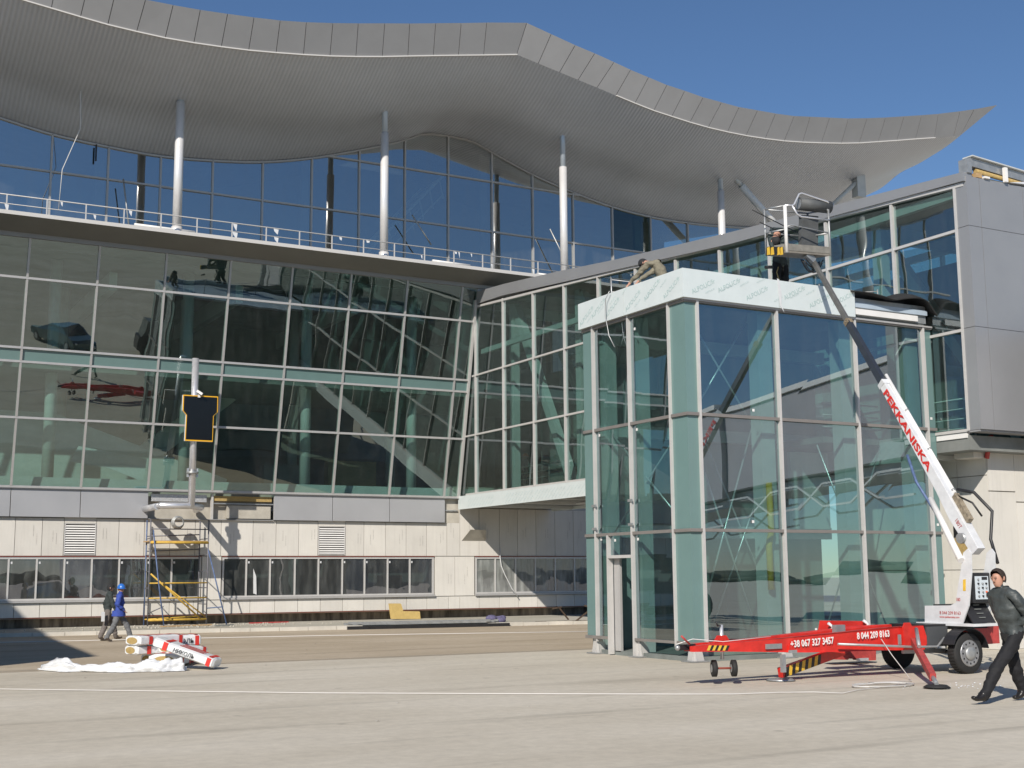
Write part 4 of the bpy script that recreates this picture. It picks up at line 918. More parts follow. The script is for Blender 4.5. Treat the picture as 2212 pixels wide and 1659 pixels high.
# insulation offcut leaning on the wall
w2 = zz(700, 1300, 2.212)
LP = [on(1, 48.4, *w2(x, y)) for x, y in ((832, 882), (832, 793), (905, 793), (912, 838), (1012, 840), (1010, 882))]
zm = min(p.z for p in LP)
LP = [V((p.x, 48.4 + (p.z - zm) * .35, .14 + (p.z - zm) * 1.02)) for p in LP]
MB().prism(LP, (0, .08, .02)).build('insulation_offcut', mat('wool_board', (.50, .36, .13), .95, 0, .1, 8, .3, 40), recenter=True, label='mustard yellow L-shaped insulation offcut leaning against the base of the wall', cat='insulation board')

# stack of long grey profiles on the kerb
PK = thing('steel_profiles', 'bundle of long grey metal profiles lying along the kerb under the low windows', 'metal profiles', (20.4, 43.2, .14))
for i in range(5):
    y = 43.75 - .07*i; MB().bar((17.3+.15*i, y+.05, .19+.03*(i % 2)), (23.3-.2*i, y-.70, .19+.03*(i % 2)), .06, .08).build('profile', M['galv'], PK)
MB().bar((17.3, 43.45, .06), (23.4, 42.65, .06), .10, .12).build('profile_bearer', M['blk'], PK)
bd = MB(); bx_ = V((23.2, 43.2, .2))
for i in range(9): bd.ball(bx_ + V((random.uniform(-.35, .35), random.uniform(-.12, .12), random.uniform(0, .12))), random.uniform(.09, .19), 9, 6, (1.3, .9, .7))
bd.build('work_jacket', mat('purple_grey_cloth', (.12, .11, .20), .9, 0, .4, 9, .5, 20), recenter=True, label='crumpled purple-grey work jacket dropped on the end of the metal profiles', cat='jacket')
TB_ = thing('broken_trestle', 'rusty bent metal trestle lying on the kerb beside the tower', 'trestle', (25.6, 42.6, .1))
dkm = mat('rusty_metal', (.10, .07, .05), .7, .3, .3, 8)
for (p, q) in (((24.6, 42.8, .12), (27.0, 42.5, .12)), ((26.2, 42.5, .12), (27.0, 42.5, .62)), ((26.8, 42.5, .12), (26.95, 42.5, .6)), ((25.6, 42.7, .62), (26.0, 42.7, .18)), ((25.3, 42.7, .60), (25.7, 42.7, .66)), ((26.9, 42.5, .62), (26.6, 42.5, .7))):
    MB().bar(p, q, .05).build('trestle_bar', dkm, TB_)

# ================================================================== PACKS OF INSULATION AND WRAPPING
redp = mat('pack_red', (.66, .04, .03), .4); inkm = mat('pack_ink', (.03, .03, .03), .5); packw = mat('pack_white_film', (.76, .77, .77), .3, 0, .06, 7, .5, 9)
def pack(c, L_, W_, Hh, yaw, pitch, label, end=True, word=None, roll=0):
    o = thing('insulation_pack', label, 'insulation pack', tuple(c), group='wrapped insulation packs on the apron')
    R_ = Matrix.Rotation(yaw, 3, 'Z') @ Matrix.Rotation(-pitch, 3, 'Y') @ Matrix.Rotation(roll, 3, 'X'); c = V(c)
    P_ = lambda x, y, z: c + R_ @ V((x, y, z))
    b = MB(); n = 7; vs = []; rings = [(-L_/2, .80), (-L_/2+.04, 1.0), (-L_/4, .985), (0, 1.0), (L_/4, .98), (L_/2-.04, 1.0), (L_/2, .80)]
    for (x, s) in rings:
        for k in range(16):
            a = 2*math.pi*(k+.5)/16; ca, sa = math.cos(a), math.sin(a); q = (abs(ca)**6 + abs(sa)**6) ** (-1/6)
            vs.append(P_(x, ca*q*W_/2*s, sa*q*Hh/2*s + random.uniform(-.004, .004)))
    b.add(vs, [(i*16+k, i*16+(k+1) % 16, (i+1)*16+(k+1) % 16, (i+1)*16+k) for i in range(6) for k in range(16)] + [tuple(range(16))[::-1], tuple(96+k for k in range(16))], False)
    b.build('wrapping', packw, o)
    if end:
        e = MB(); e.add([P_(-L_/2-.006, math.cos(t*math.pi/10)*W_*.34, math.sin(t*math.pi/10)*Hh*.36) for t in range(20)], [tuple(range(20))[::-1]]); e.build('bare_wool_end', M['wool'], o)
    for (x0, x1) in ((L_/2-.16, L_/2-.07), (-L_/2+.24, -L_/2+.34)):
        for s in (-1, 1): MB().add([P_(x0, s*(W_/2+.006), -Hh*.42), P_(x1, s*(W_/2+.006), -Hh*.42), P_(x1, s*(W_/2+.006), Hh*.42), P_(x0, s*(W_/2+.006), Hh*.42)], [(0,1,2,3)]).build('red_band', redp, o)
        MB().add([P_(x0, -W_*.42, Hh/2+.006), P_(x1, -W_*.42, Hh/2+.006), P_(x1, W_*.42, Hh/2+.006), P_(x0, W_*.42, Hh/2+.006)], [(0,1,2,3)]).build('red_band', redp, o)
    for k in range(3):
        y0 = -W_*.36 + k*W_*.26
        MB().add([P_(-L_*.10, y0, Hh/2+.007), P_(L_*.28, y0+.03, Hh/2+.007), P_(L_*.28, y0+.03+W_*.13, Hh/2+.007), P_(-L_*.10, y0+W_*.13, Hh/2+.007)], [(0,1,2,3)]).build('red_stripe', redp, o)
    if word:
        xd = R_ @ V((1, 0, 0)); zd = R_ @ V((0, 0, 1)); txt(word, Hh*.62, P_(-L_*.16, -(W_/2+.012), -Hh*.24), xd, zd, inkm, 'lettering', o, .9, .002, .15)
    return o
pack((6.95, 28.6, .55), 1.2, .52, .20, math.radians(25), 0, 'topmost left insulation pack with its square end towards the two walking men')
pack((6.97, 28.65, .345), 1.2, .52, .20, math.radians(19), 0, 'lower left insulation pack under the topmost one, red band on its white film')
pack((7.45, 29.15, .48), 1.2, .55, .25, math.radians(5), .02, 'rear insulation pack with red slanted stripes on its upper face', word='НИКОЛЬ')
pack((7.15, 28.05, .15), .95, .66, .27, math.radians(60), 0, 'front insulation pack with torn film lying across the white sheeting', end=True)
pack((7.23, 26.98, .35), 1.38, .52, .20, math.radians(-36), -.33, 'tilted insulation pack sloping down to the right off the pile', word='НИКОЛЬ')
pack((7.35, 28.95, .12), 1.1, .55, .24, math.radians(20), 0, 'lowest insulation pack half hidden in the shade under the pile')
pack((7.5, 28.35, .33), 1.0, .5, .20, math.radians(28), -.1, 'middle insulation pack of the pile, its red film showing under the tilted one')
# crumpled white sheeting in a long roll
n, mc = 90, 22; vs = []
for i in range(n+1):
    t = i/n; x = lerp(4.55, 7.12, t); y = 26.62 + 1.9*(1-t)**2.2 + .04*math.sin(9*t) ; wdt = (.15 + .08*noise.noise((t*7, 0, 3)) + .16*math.exp(-((t-.14)/.08)**2)) * (1 if .03 < t < .97 else .4); hh = (.085 + .13*t + .04*noise.noise((t*9, 5, 1)) + .13*math.exp(-((t-.14)/.07)**2)) * (1 if .03 < t < .97 else .3)
    for j in range(mc):
        a = math.pi*j/(mc-1); f = 1 + .16*math.sin(a*9 + t*16 + 2*noise.noise((t*8, 0, 7))) + .22*noise.noise((t*22, a*3.4, 0)) + .12*noise.noise((t*60, a*7, 4))
        vs.append((x + .03*noise.noise((t*40, a*3, 9)), y - math.cos(a)*wdt*f*1.3, .012 + max(0, math.sin(a))*hh*f))
sh = MB(); sh.add(vs, [(i*mc+j, (i+1)*mc+j, (i+1)*mc+j+1, i*mc+j+1) for i in range(n) for j in range(mc-1)], True)
sh.build('white_sheeting', M['plastic'], recenter=True, label='long crumpled roll of white plastic sheeting lying in front of the insulation packs', cat='plastic sheet')
MB().bar((5.2, 28.5, .03), (6.5, 28.0, .03), .12, .03).build('timber_lath', M['wood'], recenter=True, label='pale timber lath lying behind the white sheeting', cat='timber')
lt = MB()
for i in range(90):
    x, y = random.uniform(1, 24), random.uniform(15, 42); r = random.uniform(.008, .03)
    if i % 9 == 0: r *= 1.8
    lt.add([(x, y, .014), (x+r*2.2, y+r*.4, .016+r*.3), (x+r*1.8, y+r*1.6, .012), (x-r*.3, y+r*1.1, .014)], [(0,1,2,3)])
for i in range(50):
    x, y = random.gauss(16.9, .5), random.gauss(15.5, .25); r = random.uniform(.004, .022); lt.ball((x, y, .008), r, 5, 3, (random.uniform(.6, 2), 1, .5))
lt.build('litter', M['plastic'], label='white scraps of film and foam scattered over the apron', kind='stuff')

# ================================================================== TRAILER BOOM LIFT
tr = zz(1860, 1660, 3.16); z6 = zz(2116, 1250, 2.37); pm = zz(2516, 1550, 4.047); zb = zz(2040, 500, 5.184); bo = zz(2400, 1000, 2.765); z4 = zz(2016, 480, 2.765)
LF = thing('boom_lift', 'red and white trailer boom lift with its telescopic arm raised to the tower roof', 'boom lift', (19.1, 18.0, 0))
NYF, FYF = 17.55, 18.35
def beam(yy, mt, dy=0, x0=13.22):
    pr = [(13.08, .575), (13.9, .56), (15.6, .49), (18.35, .45), (18.45, .60), (18.35, .885), (17.5, .88), (16.0, .80), (14.3, .71), (13.6, .695), (13.08, .665)]
    pr = [(max(x, x0), z) for x, z in pr]; m_ = MB(); n_ = len(pr); yo = lambda x: yy + dy * max(0, (17.2 - x)/4.0)
    m_.add([(x, yo(x), z) for x, z in pr] + [(x, yo(x)+.08, z) for x, z in pr], [tuple(range(n_)), tuple(range(2*n_-1, n_-1, -1))] + [(i, i+n_, (i+1) % n_+n_, (i+1) % n_) for i in range(n_)])
    return m_.build('chassis_beam', mt, LF)
nb = beam(NYF, M['red'], .2); beam(FYF, M['red'], -.3, 13.4)
for x in (15.2, 17.0, 18.2): MB().box((x, NYF+.08, .50), (x+.08, FYF, .62)).build('cross_member', M['red'], LF)
txt('+38 067 327 3457', .165, (15.24, NYF+.09, .585), (1, -.05, .045), (0, 0, 1), M['white'], 'lettering', LF, .78, .004, bold=.022)
txt('8 044 209 8163', .165, (16.72, NYF+.016, .685), (1, -.03, .035), (0, 0, 1), M['white'], 'lettering', LF, .74, .004, bold=.022)
MB().box((14.7, NYF+.09, .575), (15.05, NYF+.12, .66)).build('worn_label', M['galv'], LF)
def hazard(p, q, hgt, yv, parent, n):                 # yellow and black chevrons painted on a beam
    p, q = V(p), V(q); d = (q - p) / (n * 2)
    u = V((0, 0, hgt))
    for k in range(n * 2):
        a = p + d * k; b = a + d; s = d * .9
        MB().prism([a, b, b + u + s, a + u + s], (0, yv, 0)).build('hazard_stripe', M['yellow'] if k % 2 == 0 else M['blk'], parent)
hazard((13.5, NYF+.178, .59), (13.92, NYF+.158, .575), .085, .004, LF, 4)
# drawbar and coupling
MB().box((13.3, 17.8, .57), (13.9, 18.1, .65)).build('drawbar', M['red'], LF)
MB().bar((13.08, 17.95, .64), (13.4, 17.95, .65), .10, .09).build('coupling', M['blk'], LF)
MB().ball((13.06, 17.95, .64), .05).build('coupling_head', M['galv'], LF)
MB().tube([(13.2, 17.8, .7), (13.0, 17.75, .84)], .018, 8).build('handbrake_lever', M['redm'], LF)
MB().tube([(13.0, 17.9, .70), (13.3, 17.85, .78), (13.9, 17.8, .72), (14.9, 17.75, .78)], .007, 6).build('brake_cable', M['white'], LF)
jw = MB().tube([(13.95, 17.9, .42), (13.95, 17.9, 1.0)], .032, 12).build('jockey_tube', M['zinc'], LF)
MB().prism([(13.75, 17.86, .66), (14.15, 17.86, .66), (14.02, 17.86, .82), (13.88, 17.86, .82)], (0, .08, 0)).build('jockey_clamp', M['red'], LF)
MB().tube([(13.95, 17.9, .98), (13.83, 17.85, .99), (13.80, 17.84, 1.05)], .016, 6).build('jockey_crank', M['blk'], LF)
ax = V((math.cos(math.radians(-25)), math.sin(math.radians(-25)), 0))
for s in (-1, 1):
    c = V((13.98, 17.9, .27)) + ax * s * .17
    w = MB().tube([c - ax*.045, c - ax*.035, c + ax*.035, c + ax*.045], [.11, .142, .142, .11], 20).build('jockey_wheel', M['black'], LF)
    MB().tube([c - ax*.05, c + ax*.05], .07, 14).build('rim', M['galv'], w)
MB().tube([V((13.98, 17.9, .27)) - ax*.2, V((13.98, 17.9, .27)) + ax*.2], .018, 8).build('jockey_axle', M['rust'], LF)
# wheels, axle and mudguards
def road_wheel(y, s):
    c = V((19.1, y, .375)); a = V((0, s, 0))
    prof = [(-.11, .24), (-.105, .345), (-.08, .372), (.08, .372), (.105, .345), (.11, .25)]
    w = MB().tube([c + a*p for p, r in prof], [r for p, r in prof], 30).build('wheel', M['black'], LF)
    tr_ = MB()
    for k in range(40):
        t = 2*math.pi*k/40; u = V((math.cos(t), 0, math.sin(t)))
        tr_.bar(c + u*.374 - a*.07 + V((0, 0, 0)), c + u*.374 + a*.07, .022, .012, tuple(u))
    tr_.build('tread', M['black'], w, kind='stuff')
    MB().tube([c + a*.06, c + a*.112, c + a*.118], [.21, .245, .225], 26).build('rim', mat('wheel_rim', (.40, .40, .41), .4, .7, .2, 9), w)
    MB().tube([c + a*.118, c + a*.150, c + a*.155], [.135, .115, .05], 20).build('hub', M['galv'], w)
    for k in range(12):
        t = 2*math.pi*k/12; u = V((math.cos(t), 0, math.sin(t))); MB().tube([c + u*.185 + a*.117, c + u*.185 + a*.1205], .02, 8).build('rim_hole', M['blk'], w)
    g = MB(); N_ = 12; r = .46
    pts = [c + V((r*math.cos(t), 0, r*math.sin(t)*.92 + .02)) for t in [lerp(math.radians(8), math.radians(160), k/N_) for k in range(N_+1)]]
    vs = [p + a*o_ for p in pts for o_ in (-.13, .15)]
    g.add(vs, [(2*k, 2*k+1, 2*k+3, 2*k+2) for k in range(N_)])
    o = g.build('mudguard', M['blk'], LF); sd = o.modifiers.new('t', 'SOLIDIFY'); sd.thickness = .015
road_wheel(17.28, -1); road_wheel(18.95, 1)
MB().tube([(19.1, 17.3, .38), (19.1, 18.95, .38)], .04, 10).build('axle', M['blk'], LF)
MB().bar((18.0, 17.75, .42), (19.1, 17.75, .40), .06, .08).build('swing_arm', M['galv'], LF)
MB().box((18.42, NYF-.02, .50), (18.95, 18.4, .86)).build('battery_box', mat('dark_grey_plastic', (.07, .075, .08), .6, 0, .1), LF)
MB().box((18.4, NYF+.02, .80), (20.3, 18.45, .90)).build('chassis_deck', M['blk'], LF)
MB().box((19.62, NYF-.05, .50), (20.1, NYF+.0, .80)).build('rear_panel', M['redm'], LF)
MB().box((19.62, NYF-.06, .62), (19.72, NYF-.05, .72)).build('tail_light', M['red'], LF)
MB().box((20.05, NYF, .50), (20.35, 18.45, .84)).build('rear_beam', M['redm'], LF)
# grey link rod in front of the near beam
MB().tube([(16.2, NYF-.05, .62), (17.9, NYF-.1, .52), (18.55, NYF-.12, .50), (18.75, NYF-.12, .66)], .022, 8).build('link_rod', M['galv'], LF)
MB().box((17.68, NYF-.03, .56), (17.75, NYF-.01, .74)).build('clip_plate', M['galv'], LF)
MB().box((14.6+.5, NYF-.03, .50), (15.28, NYF-.01, .55)).build('clip_plate', M['galv'], LF)
MB().box((14.95, NYF-.02, .18), (15.03, NYF+.04, .48)).build('hanging_strap', M['galv'], LF)
# near outrigger, its bracket and pad
nl = MB(); t0 = V((17.93, NYF-.08, .74)); f0 = V((16.75, 15.62, .07)); f0 = V((16.27+.02, 15.36, .07))
knee = t0 + V((.01, -.06, -.12))
MB().prism([(17.80, NYF-.04, .46), (17.80, NYF-.04, .86), (17.85, NYF-.04, .95), (17.98, NYF-.04, .95), (18.04, NYF-.04, .86), (18.05, NYF-.04, .46)], (0, .03, 0)).build('outrigger_bracket', M['red'], LF)
leg = MB(); leg.bar(knee + V((0, 0, .0)), knee.lerp(f0, .86), .10, .12); lg = leg.build('outrigger_leg', M['redm'], LF)
MB().tube([knee.lerp(f0, .8), f0], .035, 10).build('leg_foot', M['galv'], lg)
MB().tube([knee + V((0, -.08, .22)), knee.lerp(f0, .28) + V((.0, -.0, .1))], .035, 10).build('hydraulic_cylinder', M['galv'], lg)
MB().tube([f0 - V((0, 0, .05)), f0 - V((0, 0, .01))], [.22, .16], 18).build('pad', M['black'], lg)
# left outrigger arm with chevrons
a0, a1 = V((17.15, 18.15, .52)), V((16.2, 18.82, .10))
a0 = on(1, 18.15, *tr(1440, 405)); a1 = on(2, .14, *tr(905, 600))
lo_ = MB().bar(a0, a1, .12, .17).build('outrigger_leg', M['red'], LF)
d_ = (a0 - a1).normalized(); nrm = d_.cross(V((0, 0, 1))).normalized(); nrm = nrm if nrm.y < 0 else -nrm; upv_ = nrm.cross(d_).normalized(); upv_ = upv_ if upv_.z > 0 else -upv_
st = a1 + nrm*.063 - upv_*.083; ln = (a0 - a1).length * .56
for k in range(11):
    p = st + d_*(.03 + k*ln/11); q = p + d_*ln/11; u = upv_*.166; s2 = d_*(ln/11)*.8
    MB().prism([p, q, q+u+s2, p+u+s2], nrm*.004).build('hazard_stripe', M['yellow'] if k % 2 else M['blk'], lo_)
MB().tube([a1 - V((0, 0, .13)), a1 - V((0, 0, .10))], [.26, .2], 16).build('pad', M['galv'], lo_)
# far outrigger and the raised pair behind the beam
b0 = on(1, 18.9, *tr(1400, 410)); b1 = on(1, 20.6, *tr(1735, 440))
MB().prism([on(1, 20.3, *tr(x, y)) for x, y in ((1372, 485), (1400, 385), (1735, 378), (1735, 492), (1640, 495), (1630, 480), (1500, 478), (1490, 488))], (0, .35, 0)).build('outrigger_frame', M['redm'], LF)
MB().bar((18.6, 18.4, .5), (18.9, 20.4, .35), .14, .16).build('outrigger_leg', M['red'], LF)
MB().box(on(1, 20.2, *tr(1580, 498)), on(1, 20.25, *tr(1655, 470))).build('reflector', M['zinc'], LF)
MB().prism([on(1, 18.75, *tr(x, y)) for x, y in ((1322, 265), (1340, 150), (1650, 152), (1670, 175), (1672, 240), (1600, 262))], (0, .3, 0)).build('tool_locker', M['red'], LF)
for (x, y) in ((1335, 215), (1640, 190)):
    c = on(1, 18.7, *tr(x, y)); rp = MB(); rp.tube([c + V((-.06, -.02, .10)), c + V((.03, -.05, .03)), c + V((-.02, -.04, -.04)), c + V((.05, -.03, -.11))], .028, 6); rp.build('rope_tie', M['plastic'], LF)
MB().tube([on(1, 18.6, *tr(1650, 200)), on(1, 18.6, *tr(1830, 212))], .02, 6).build('rope', M['plastic'], LF)
MB().box(on(1, 17.9, *tr(1382, 268)), on(1, 17.98, *tr(1440, 182))).build('post_bracket', M['galv'], LF)
# turret: side plates, motor cover and control panel
XPn, XPf = 18.97, 19.62
XT = lambda x, y: on(0, XPn, *z6(x, y))
pl = [XT(*p) for p in ((1012, 1092), (1012, 985), (1180, 983), (1215, 965), (1222, 900), (1245, 760), (1262, 640), (1292, 612), (1312, 640), (1315, 770), (1298, 985), (1255, 1108))]
tp_ = MB().prism(pl, (.03, 0, 0)).build('turret_plate', M['whitem'], LF)
MB().prism([p + V((.62, 0, 0)) for p in pl], (.03, 0, 0)).build('turret_plate', M['whitem'], LF)
yv = (0, -1, 0)
zz_pt = XT(1075, 1030)
txt('8 044 209 8163', .085, XT(1110, 1040) + V((-.006, 0, 0)), (0, -1, 0), (0, 0, 1), M['redm'], 'lettering', LF, .95, .002)
txt('www.pekkaniska.com', .05, XT(1110, 1062) + V((-.006, 0, 0)), (0, -1, 0), (0, 0, 1), M['red'], 'lettering', LF, 1.1, .002)
txt('180', .09, XT(1216, 955) + V((-.006, 0, 0)), (0, -1, 0), (0, 0, 1), M['redm'], 'lettering', LF, .8, .002)
MB().prism([XT(1262, 888)-V((.006,0,0)), XT(1262, 815)-V((.006,0,0)), XT(1280, 812)-V((.006,0,0)), XT(1280, 888)-V((.006,0,0))], (.003, 0, 0)).build('warning_label', M['yellow'], LF)
zl, zh = XT(1255, 1108).z, XT(1292, 612).z
MB().box((XPn+.04, 17.22, zl+.02), (XPf-.03, 17.9, zl+.36)).build('motor_cover', M['blk'], LF)
MB().prism([(XPn+.03, 16.95, zl+.03), (XPn+.03, 17.2, zl+.42), (XPf-.03, 17.2, zl+.42), (XPf-.03, 16.95, zl+.03)], (0, .03, 0)).build('motor_cover', M['blk'], LF)
for k in range(4): MB().box((XPn+.25, 16.99+.045*k, zl+.12+.075*k), (XPf-.25, 17.03+.045*k, zl+.135+.075*k)).build('vent_slot', M['mid'], LF)
MB().box((XPn-.02, 16.9, zl-.03), (XPf+.03, 18.3, zl+.02)).build('turntable_plate', M['whitem'], LF)
MB().tube([(19.4, 18.0, .88), (19.4, 18.0, zl-.02)], .38, 26).build('slew_ring', M['blk'], LF)
cp = MB(); YC_ = 17.02
A, B_q = on(1, YC_, *z6(1320, 770)), on(1, YC_, *z6(1448, 968))
MB().box((A.x, YC_, B_q.z), (B_q.x, YC_+.28, A.z)).build('control_box', M['blk'], LF, bevel=.02)
A2, B2_ = on(1, YC_-.01, *z6(1338, 793)), on(1, YC_-.01, *z6(1432, 942))
pnl = MB().box((A2.x, YC_-.012, B2_.z), (B2_.x, YC_-.002, A2.z)).build('control_panel', mat('panel_face', (.62, .68, .72), .35), LF)
for i in range(5):
    for j in range(3):
        x = lerp(A2.x, B2_.x, (.2, .52, .8)[j]); z = lerp(B2_.z, A2.z, .14 + .18*i)
        if i == 4 and j > 0: continue
        m_ = M['orange'] if (i == 1 and j == 2) else (M['blk'] if (i+j) % 2 else M['galv'])
        MB().tube([(x, YC_-.012, z), (x, YC_-.035, z)], .018, 8).build('control_knob', m_, pnl)
MB().box((lerp(A2.x, B2_.x, .5), YC_-.016, lerp(B2_.z, A2.z, .84)), (lerp(A2.x, B2_.x, .92), YC_-.011, lerp(B2_.z, A2.z, .97))).build('panel_screen', M['blk'], pnl)
# boom: white outer section, dark inner section
P0 = on(1, 17.2, *z6(1352, 600)); E1 = on(1, 22.5, *zb(985, 1075)); 
kx, ky = bo(75, 165)
bd_ = (E1 - P0).normalized()
def near_t(px, py):                                   # the spot of the arm's axis that appears closest to a photo position
    best = None
    for i in range(401):
        t = i/400; d = P0.lerp(E1, t) - V((0, 0, H)); z = d.dot(fw); x = CX + F*d.dot(rt)/z; y = CY - F*d.dot(up)/z
        e = (x-px)**2 + (y-py)**2
        if best is None or e < best[0]: best = (e, t)
    return best[1]
tk = near_t(kx, ky); tk2 = near_t(*z4(855, 1130))
K1 = P0.lerp(E1, tk); K2 = P0.lerp(E1, tk2)
bmw = MB(); s1 = V((1, 0, 0)); n1 = bd_.cross(s1).normalized(); n1 = n1 if n1.z > 0 else -n1
def sect(c, w, h): return [c + s1*a*w/2 + n1*b*h/2 for a, b in ((-1, -1), (1, -1), (1, 1), (-1, 1))]
def loft(rings, name, mt, par, bevel=.008):
    q = MB(); vs = [p for r in rings for p in r]; k = len(rings)
    q.add(vs, [(4*i+j, 4*i+(j+1) % 4, 4*i+4+(j+1) % 4, 4*i+4+j) for i in range(k-1) for j in range(4)] + [(3, 2, 1, 0), tuple(4*(k-1)+j for j in range(4))])
    q.build(name, mt, par, bevel=bevel)
    return q
loft([sect(P0 - bd_*.1 - n1*.02, .20, .20), sect(P0 + bd_*.8 - n1*.04, .20, .27), sect(P0 + bd_*1.5 - n1*.02, .17, .23), sect(K1, .135, .165)], 'boom_outer', M['whitem'], LF)
loft([sect(K1 - bd_*.1, .12, .155), sect(K2, .115, .145)], 'boom_middle', mat('boom_dark', (.03, .035, .045), .35, 0, .15, 3, coat=.3), LF)
loft([sect(K2, .09, .115), sect(E1, .085, .10)], 'boom_inner', mat('boom_grey', (.13, .13, .125), .5, .2, .2, 4), LF)
MB().bar(K2 - bd_*.08, K2 + bd_*.05, .14, .15).build('boom_collar', mat('muddy_collar', (.20, .16, .11), .9, 0, .5, 20, .8, 40), LF)
MB().bar(K1 - bd_*.06, K1 + bd_*.06, .16, .20).build('boom_head', M['whitem'], LF)
rc = n1*.105 + s1*.10
MB().tube([P0 + bd_*1.25 + rc, K1 + bd_*.2 + rc*.95], .036, 14).build('hose_conduit', M['white'], LF)
for t in (.3, .55, .8): c = P0.lerp(K1, t) + rc; MB().tube([c - bd_*.02, c + bd_*.02], .042, 14).build('conduit_clamp', M['galv'], LF)
MB().tube([P0 + bd_*.3 - n1*.12 - s1*.17, P0 + bd_*.3 - n1*.12 + s1*.17], .10, 16).build('pivot_pin', M['galv'], LF)
MB().bar(P0 + bd_*.5 + n1*.16, P0 + bd_*1.15 + n1*.16, .10, .12).build('cylinder_anchor', mat('greasy_metal', (.30, .25, .18), .6, .2, .5, 14), LF)
MB().tube([P0 + bd_*1.25 + n1*.22 + s1*.05, P0 + bd_*1.0 + n1*.42 + s1*.2, P0 + bd_*.5 + n1*.45 + s1*.35, P0 + bd_*.1 + n1*.1 + s1*.35, P0 - bd_*.4 + s1*.3], .032, 8).build('hydraulic_hose', M['blk'], LF)
MB().tube([P0 + bd_*1.1 + n1*.2, P0 + bd_*.8 + n1*.34 + s1*.1, P0 + bd_*.5 + n1*.3 + s1*.2], .02, 8).build('hydraulic_hose', M['blk'], LF)
# lift cylinder under the arm
MB().tube([XT(1262, 690) + V((-.05, 0, 0)), P0 + bd_*1.5 - n1*.36 - s1*.05], .06, 14).build('lift_cylinder', M['white'], LF)
MB().tube([P0 + bd_*1.2 - n1*.36 - s1*.12, P0 + bd_*2.0 - n1*.42 - s1*.1, P0 + bd_*2.6 - n1*.26 - s1*.14], .03, 8).build('hydraulic_hose', sblue, LF)
# word along the arm's left side
tt = 'PEKKANISKA'; LB0 = K1 - bd_*.2 - s1*.088 - n1*.065
bl = (K1 - P0).length
txt(tt, .20, LB0 - n1*.0, -bd_, n1, M['red'], 'lettering', LF, (bl*.58)/(.20*6.6), .002, bold=.03)
txt('180T', .12, K1 - bd_*(bl*.84) - s1*.106 - n1*.07, -bd_, n1, M['redm'], 'lettering', LF, .9, .002)
# ---- basket
BZ = 9.22; M['wool_alu'] = mat('weathered_aluminium', (.22, .21, .185), .6, .2, .2, 8)
cA, cB, cC = on(2, BZ, *zb(640, 1005)), on(2, BZ, *zb(1262, 1055)), on(2, BZ, *zb(345, 1055))
cD = cB + (cC - cA)
fl = MB(); fl.prism([cA, cB, cD, cC], (0, 0, .05)).build('basket_floor', mat('basket_alu', (.22, .20, .17), .55, .2, .25, 6), LF)
Hb = 1.12
for (p, q) in ((cA, cB), (cB, cD), (cD, cC), (cC, cA)):
    MB().bar(p + V((0, 0, .13)), q + V((0, 0, .13)), .02, .16).build('toe_board', M['wool_alu'], LF)
for c, r, m_ in ((cA, .042, M['white']), (cB, .024, M['galv']), (cC, .02, M['galv']), (cD, .024, M['galv'])):
    MB().tube([c, c + V((0, 0, Hb))], r, 12).build('basket_post', m_, LF)
for hz in (.55, Hb):
    for (p, q) in ((cA, cC), (cC, cD), (cB, cD)): MB().tube([p + V((0, 0, hz)), q + V((0, 0, hz))], .02, 8).build('basket_rail', M['galv'], LF)
ab = (cB - cA); T1 = lambda t, z, o=0: cA + ab*t + V((0, -.02 - o, z))
MB().tube([T1(-.02, Hb), T1(.15, Hb+.01), T1(.2, Hb+.04), T1(.32, Hb+.30), T1(.38, Hb+.33), T1(.98, Hb+.18), T1(1.0, Hb+.15)], .022, 8).build('basket_rail', M['zinc'], LF)
MB().tube([T1(.15, Hb+.01), T1(.26, Hb-.19), T1(.34, Hb-.24), T1(1.0, Hb-.26)], .024, 8).build('basket_rail', M['zinc'], LF)
MB().tube([T1(0, .60), T1(.12, .66), T1(.95, .55)], .016, 8).build('basket_rail', M['galv'], LF)
# rods carried in the basket
for (a, b) in (((150, 400), (860, 760)), ((255, 575), (850, 860))): MB().tube([on(1, 22.6, *zb(*a)), on(1, 22.8, *zb(*b))], .012, 6).build('loose_rod', M['blk'], LF)
MB().bar(E1 - bd_*.15, cA.lerp(cB, .5) + V((0, .1, .02)), .14, .14).build('basket_bracket', M['galv'], LF)
hc_ = E1 - bd_*.1; hh = MB()
for k in range(5):
    a = V((random.uniform(-.2, .2), random.uniform(-.1, .1), random.uniform(-.15, .05)))
    MB().tube([*[hc_ + V((-.28+.55*u_, a.y, -.02 - (.12+.05*k)*math.sin(math.pi*u_) + .03*math.sin(7*u_+k))) for u_ in [i_/10 for i_ in range(11)]]], .014, 6).build('hydraulic_hose', M['blk'], LF)
# things riding in the basket
rl = thing('membrane_roll', 'dark grey roll of membrane lying on the basket rail of the boom lift', 'roll', tuple(T1(.35, Hb)))
c0, c1 = on(1, 22.42, *zb(805, 312)), on(1, 22.3, *zb(1250, 365))
rollm = mat('membrane_grey', (.085, .09, .092), .6, 0, .2, 5, .2, 25)
MB().tube([c0, c1], .148, 24).build('roll_body', rollm, rl)
MB().tube([c0 - (c1-c0).normalized()*.004, c0 - (c1-c0).normalized()*.001], .125, 20).build('roll_end', M['galv'], rl)
MB().prism([on(1, 22.5, *zb(x, y)) for x, y in ((852, 1000), (862, 470), (1092, 490), (1085, 1010))], (0, .12, 0)).build('membrane_sheet', rollm, recenter=True, label='upright dark grey folded membrane sheet standing in the basket', cat='folded sheet')
tbm = thing('tool_bag', 'black and yellow tool bag hung at the left corner of the basket', 'tool bag', tuple(on(1, 22.5, *zb(490, 960))))
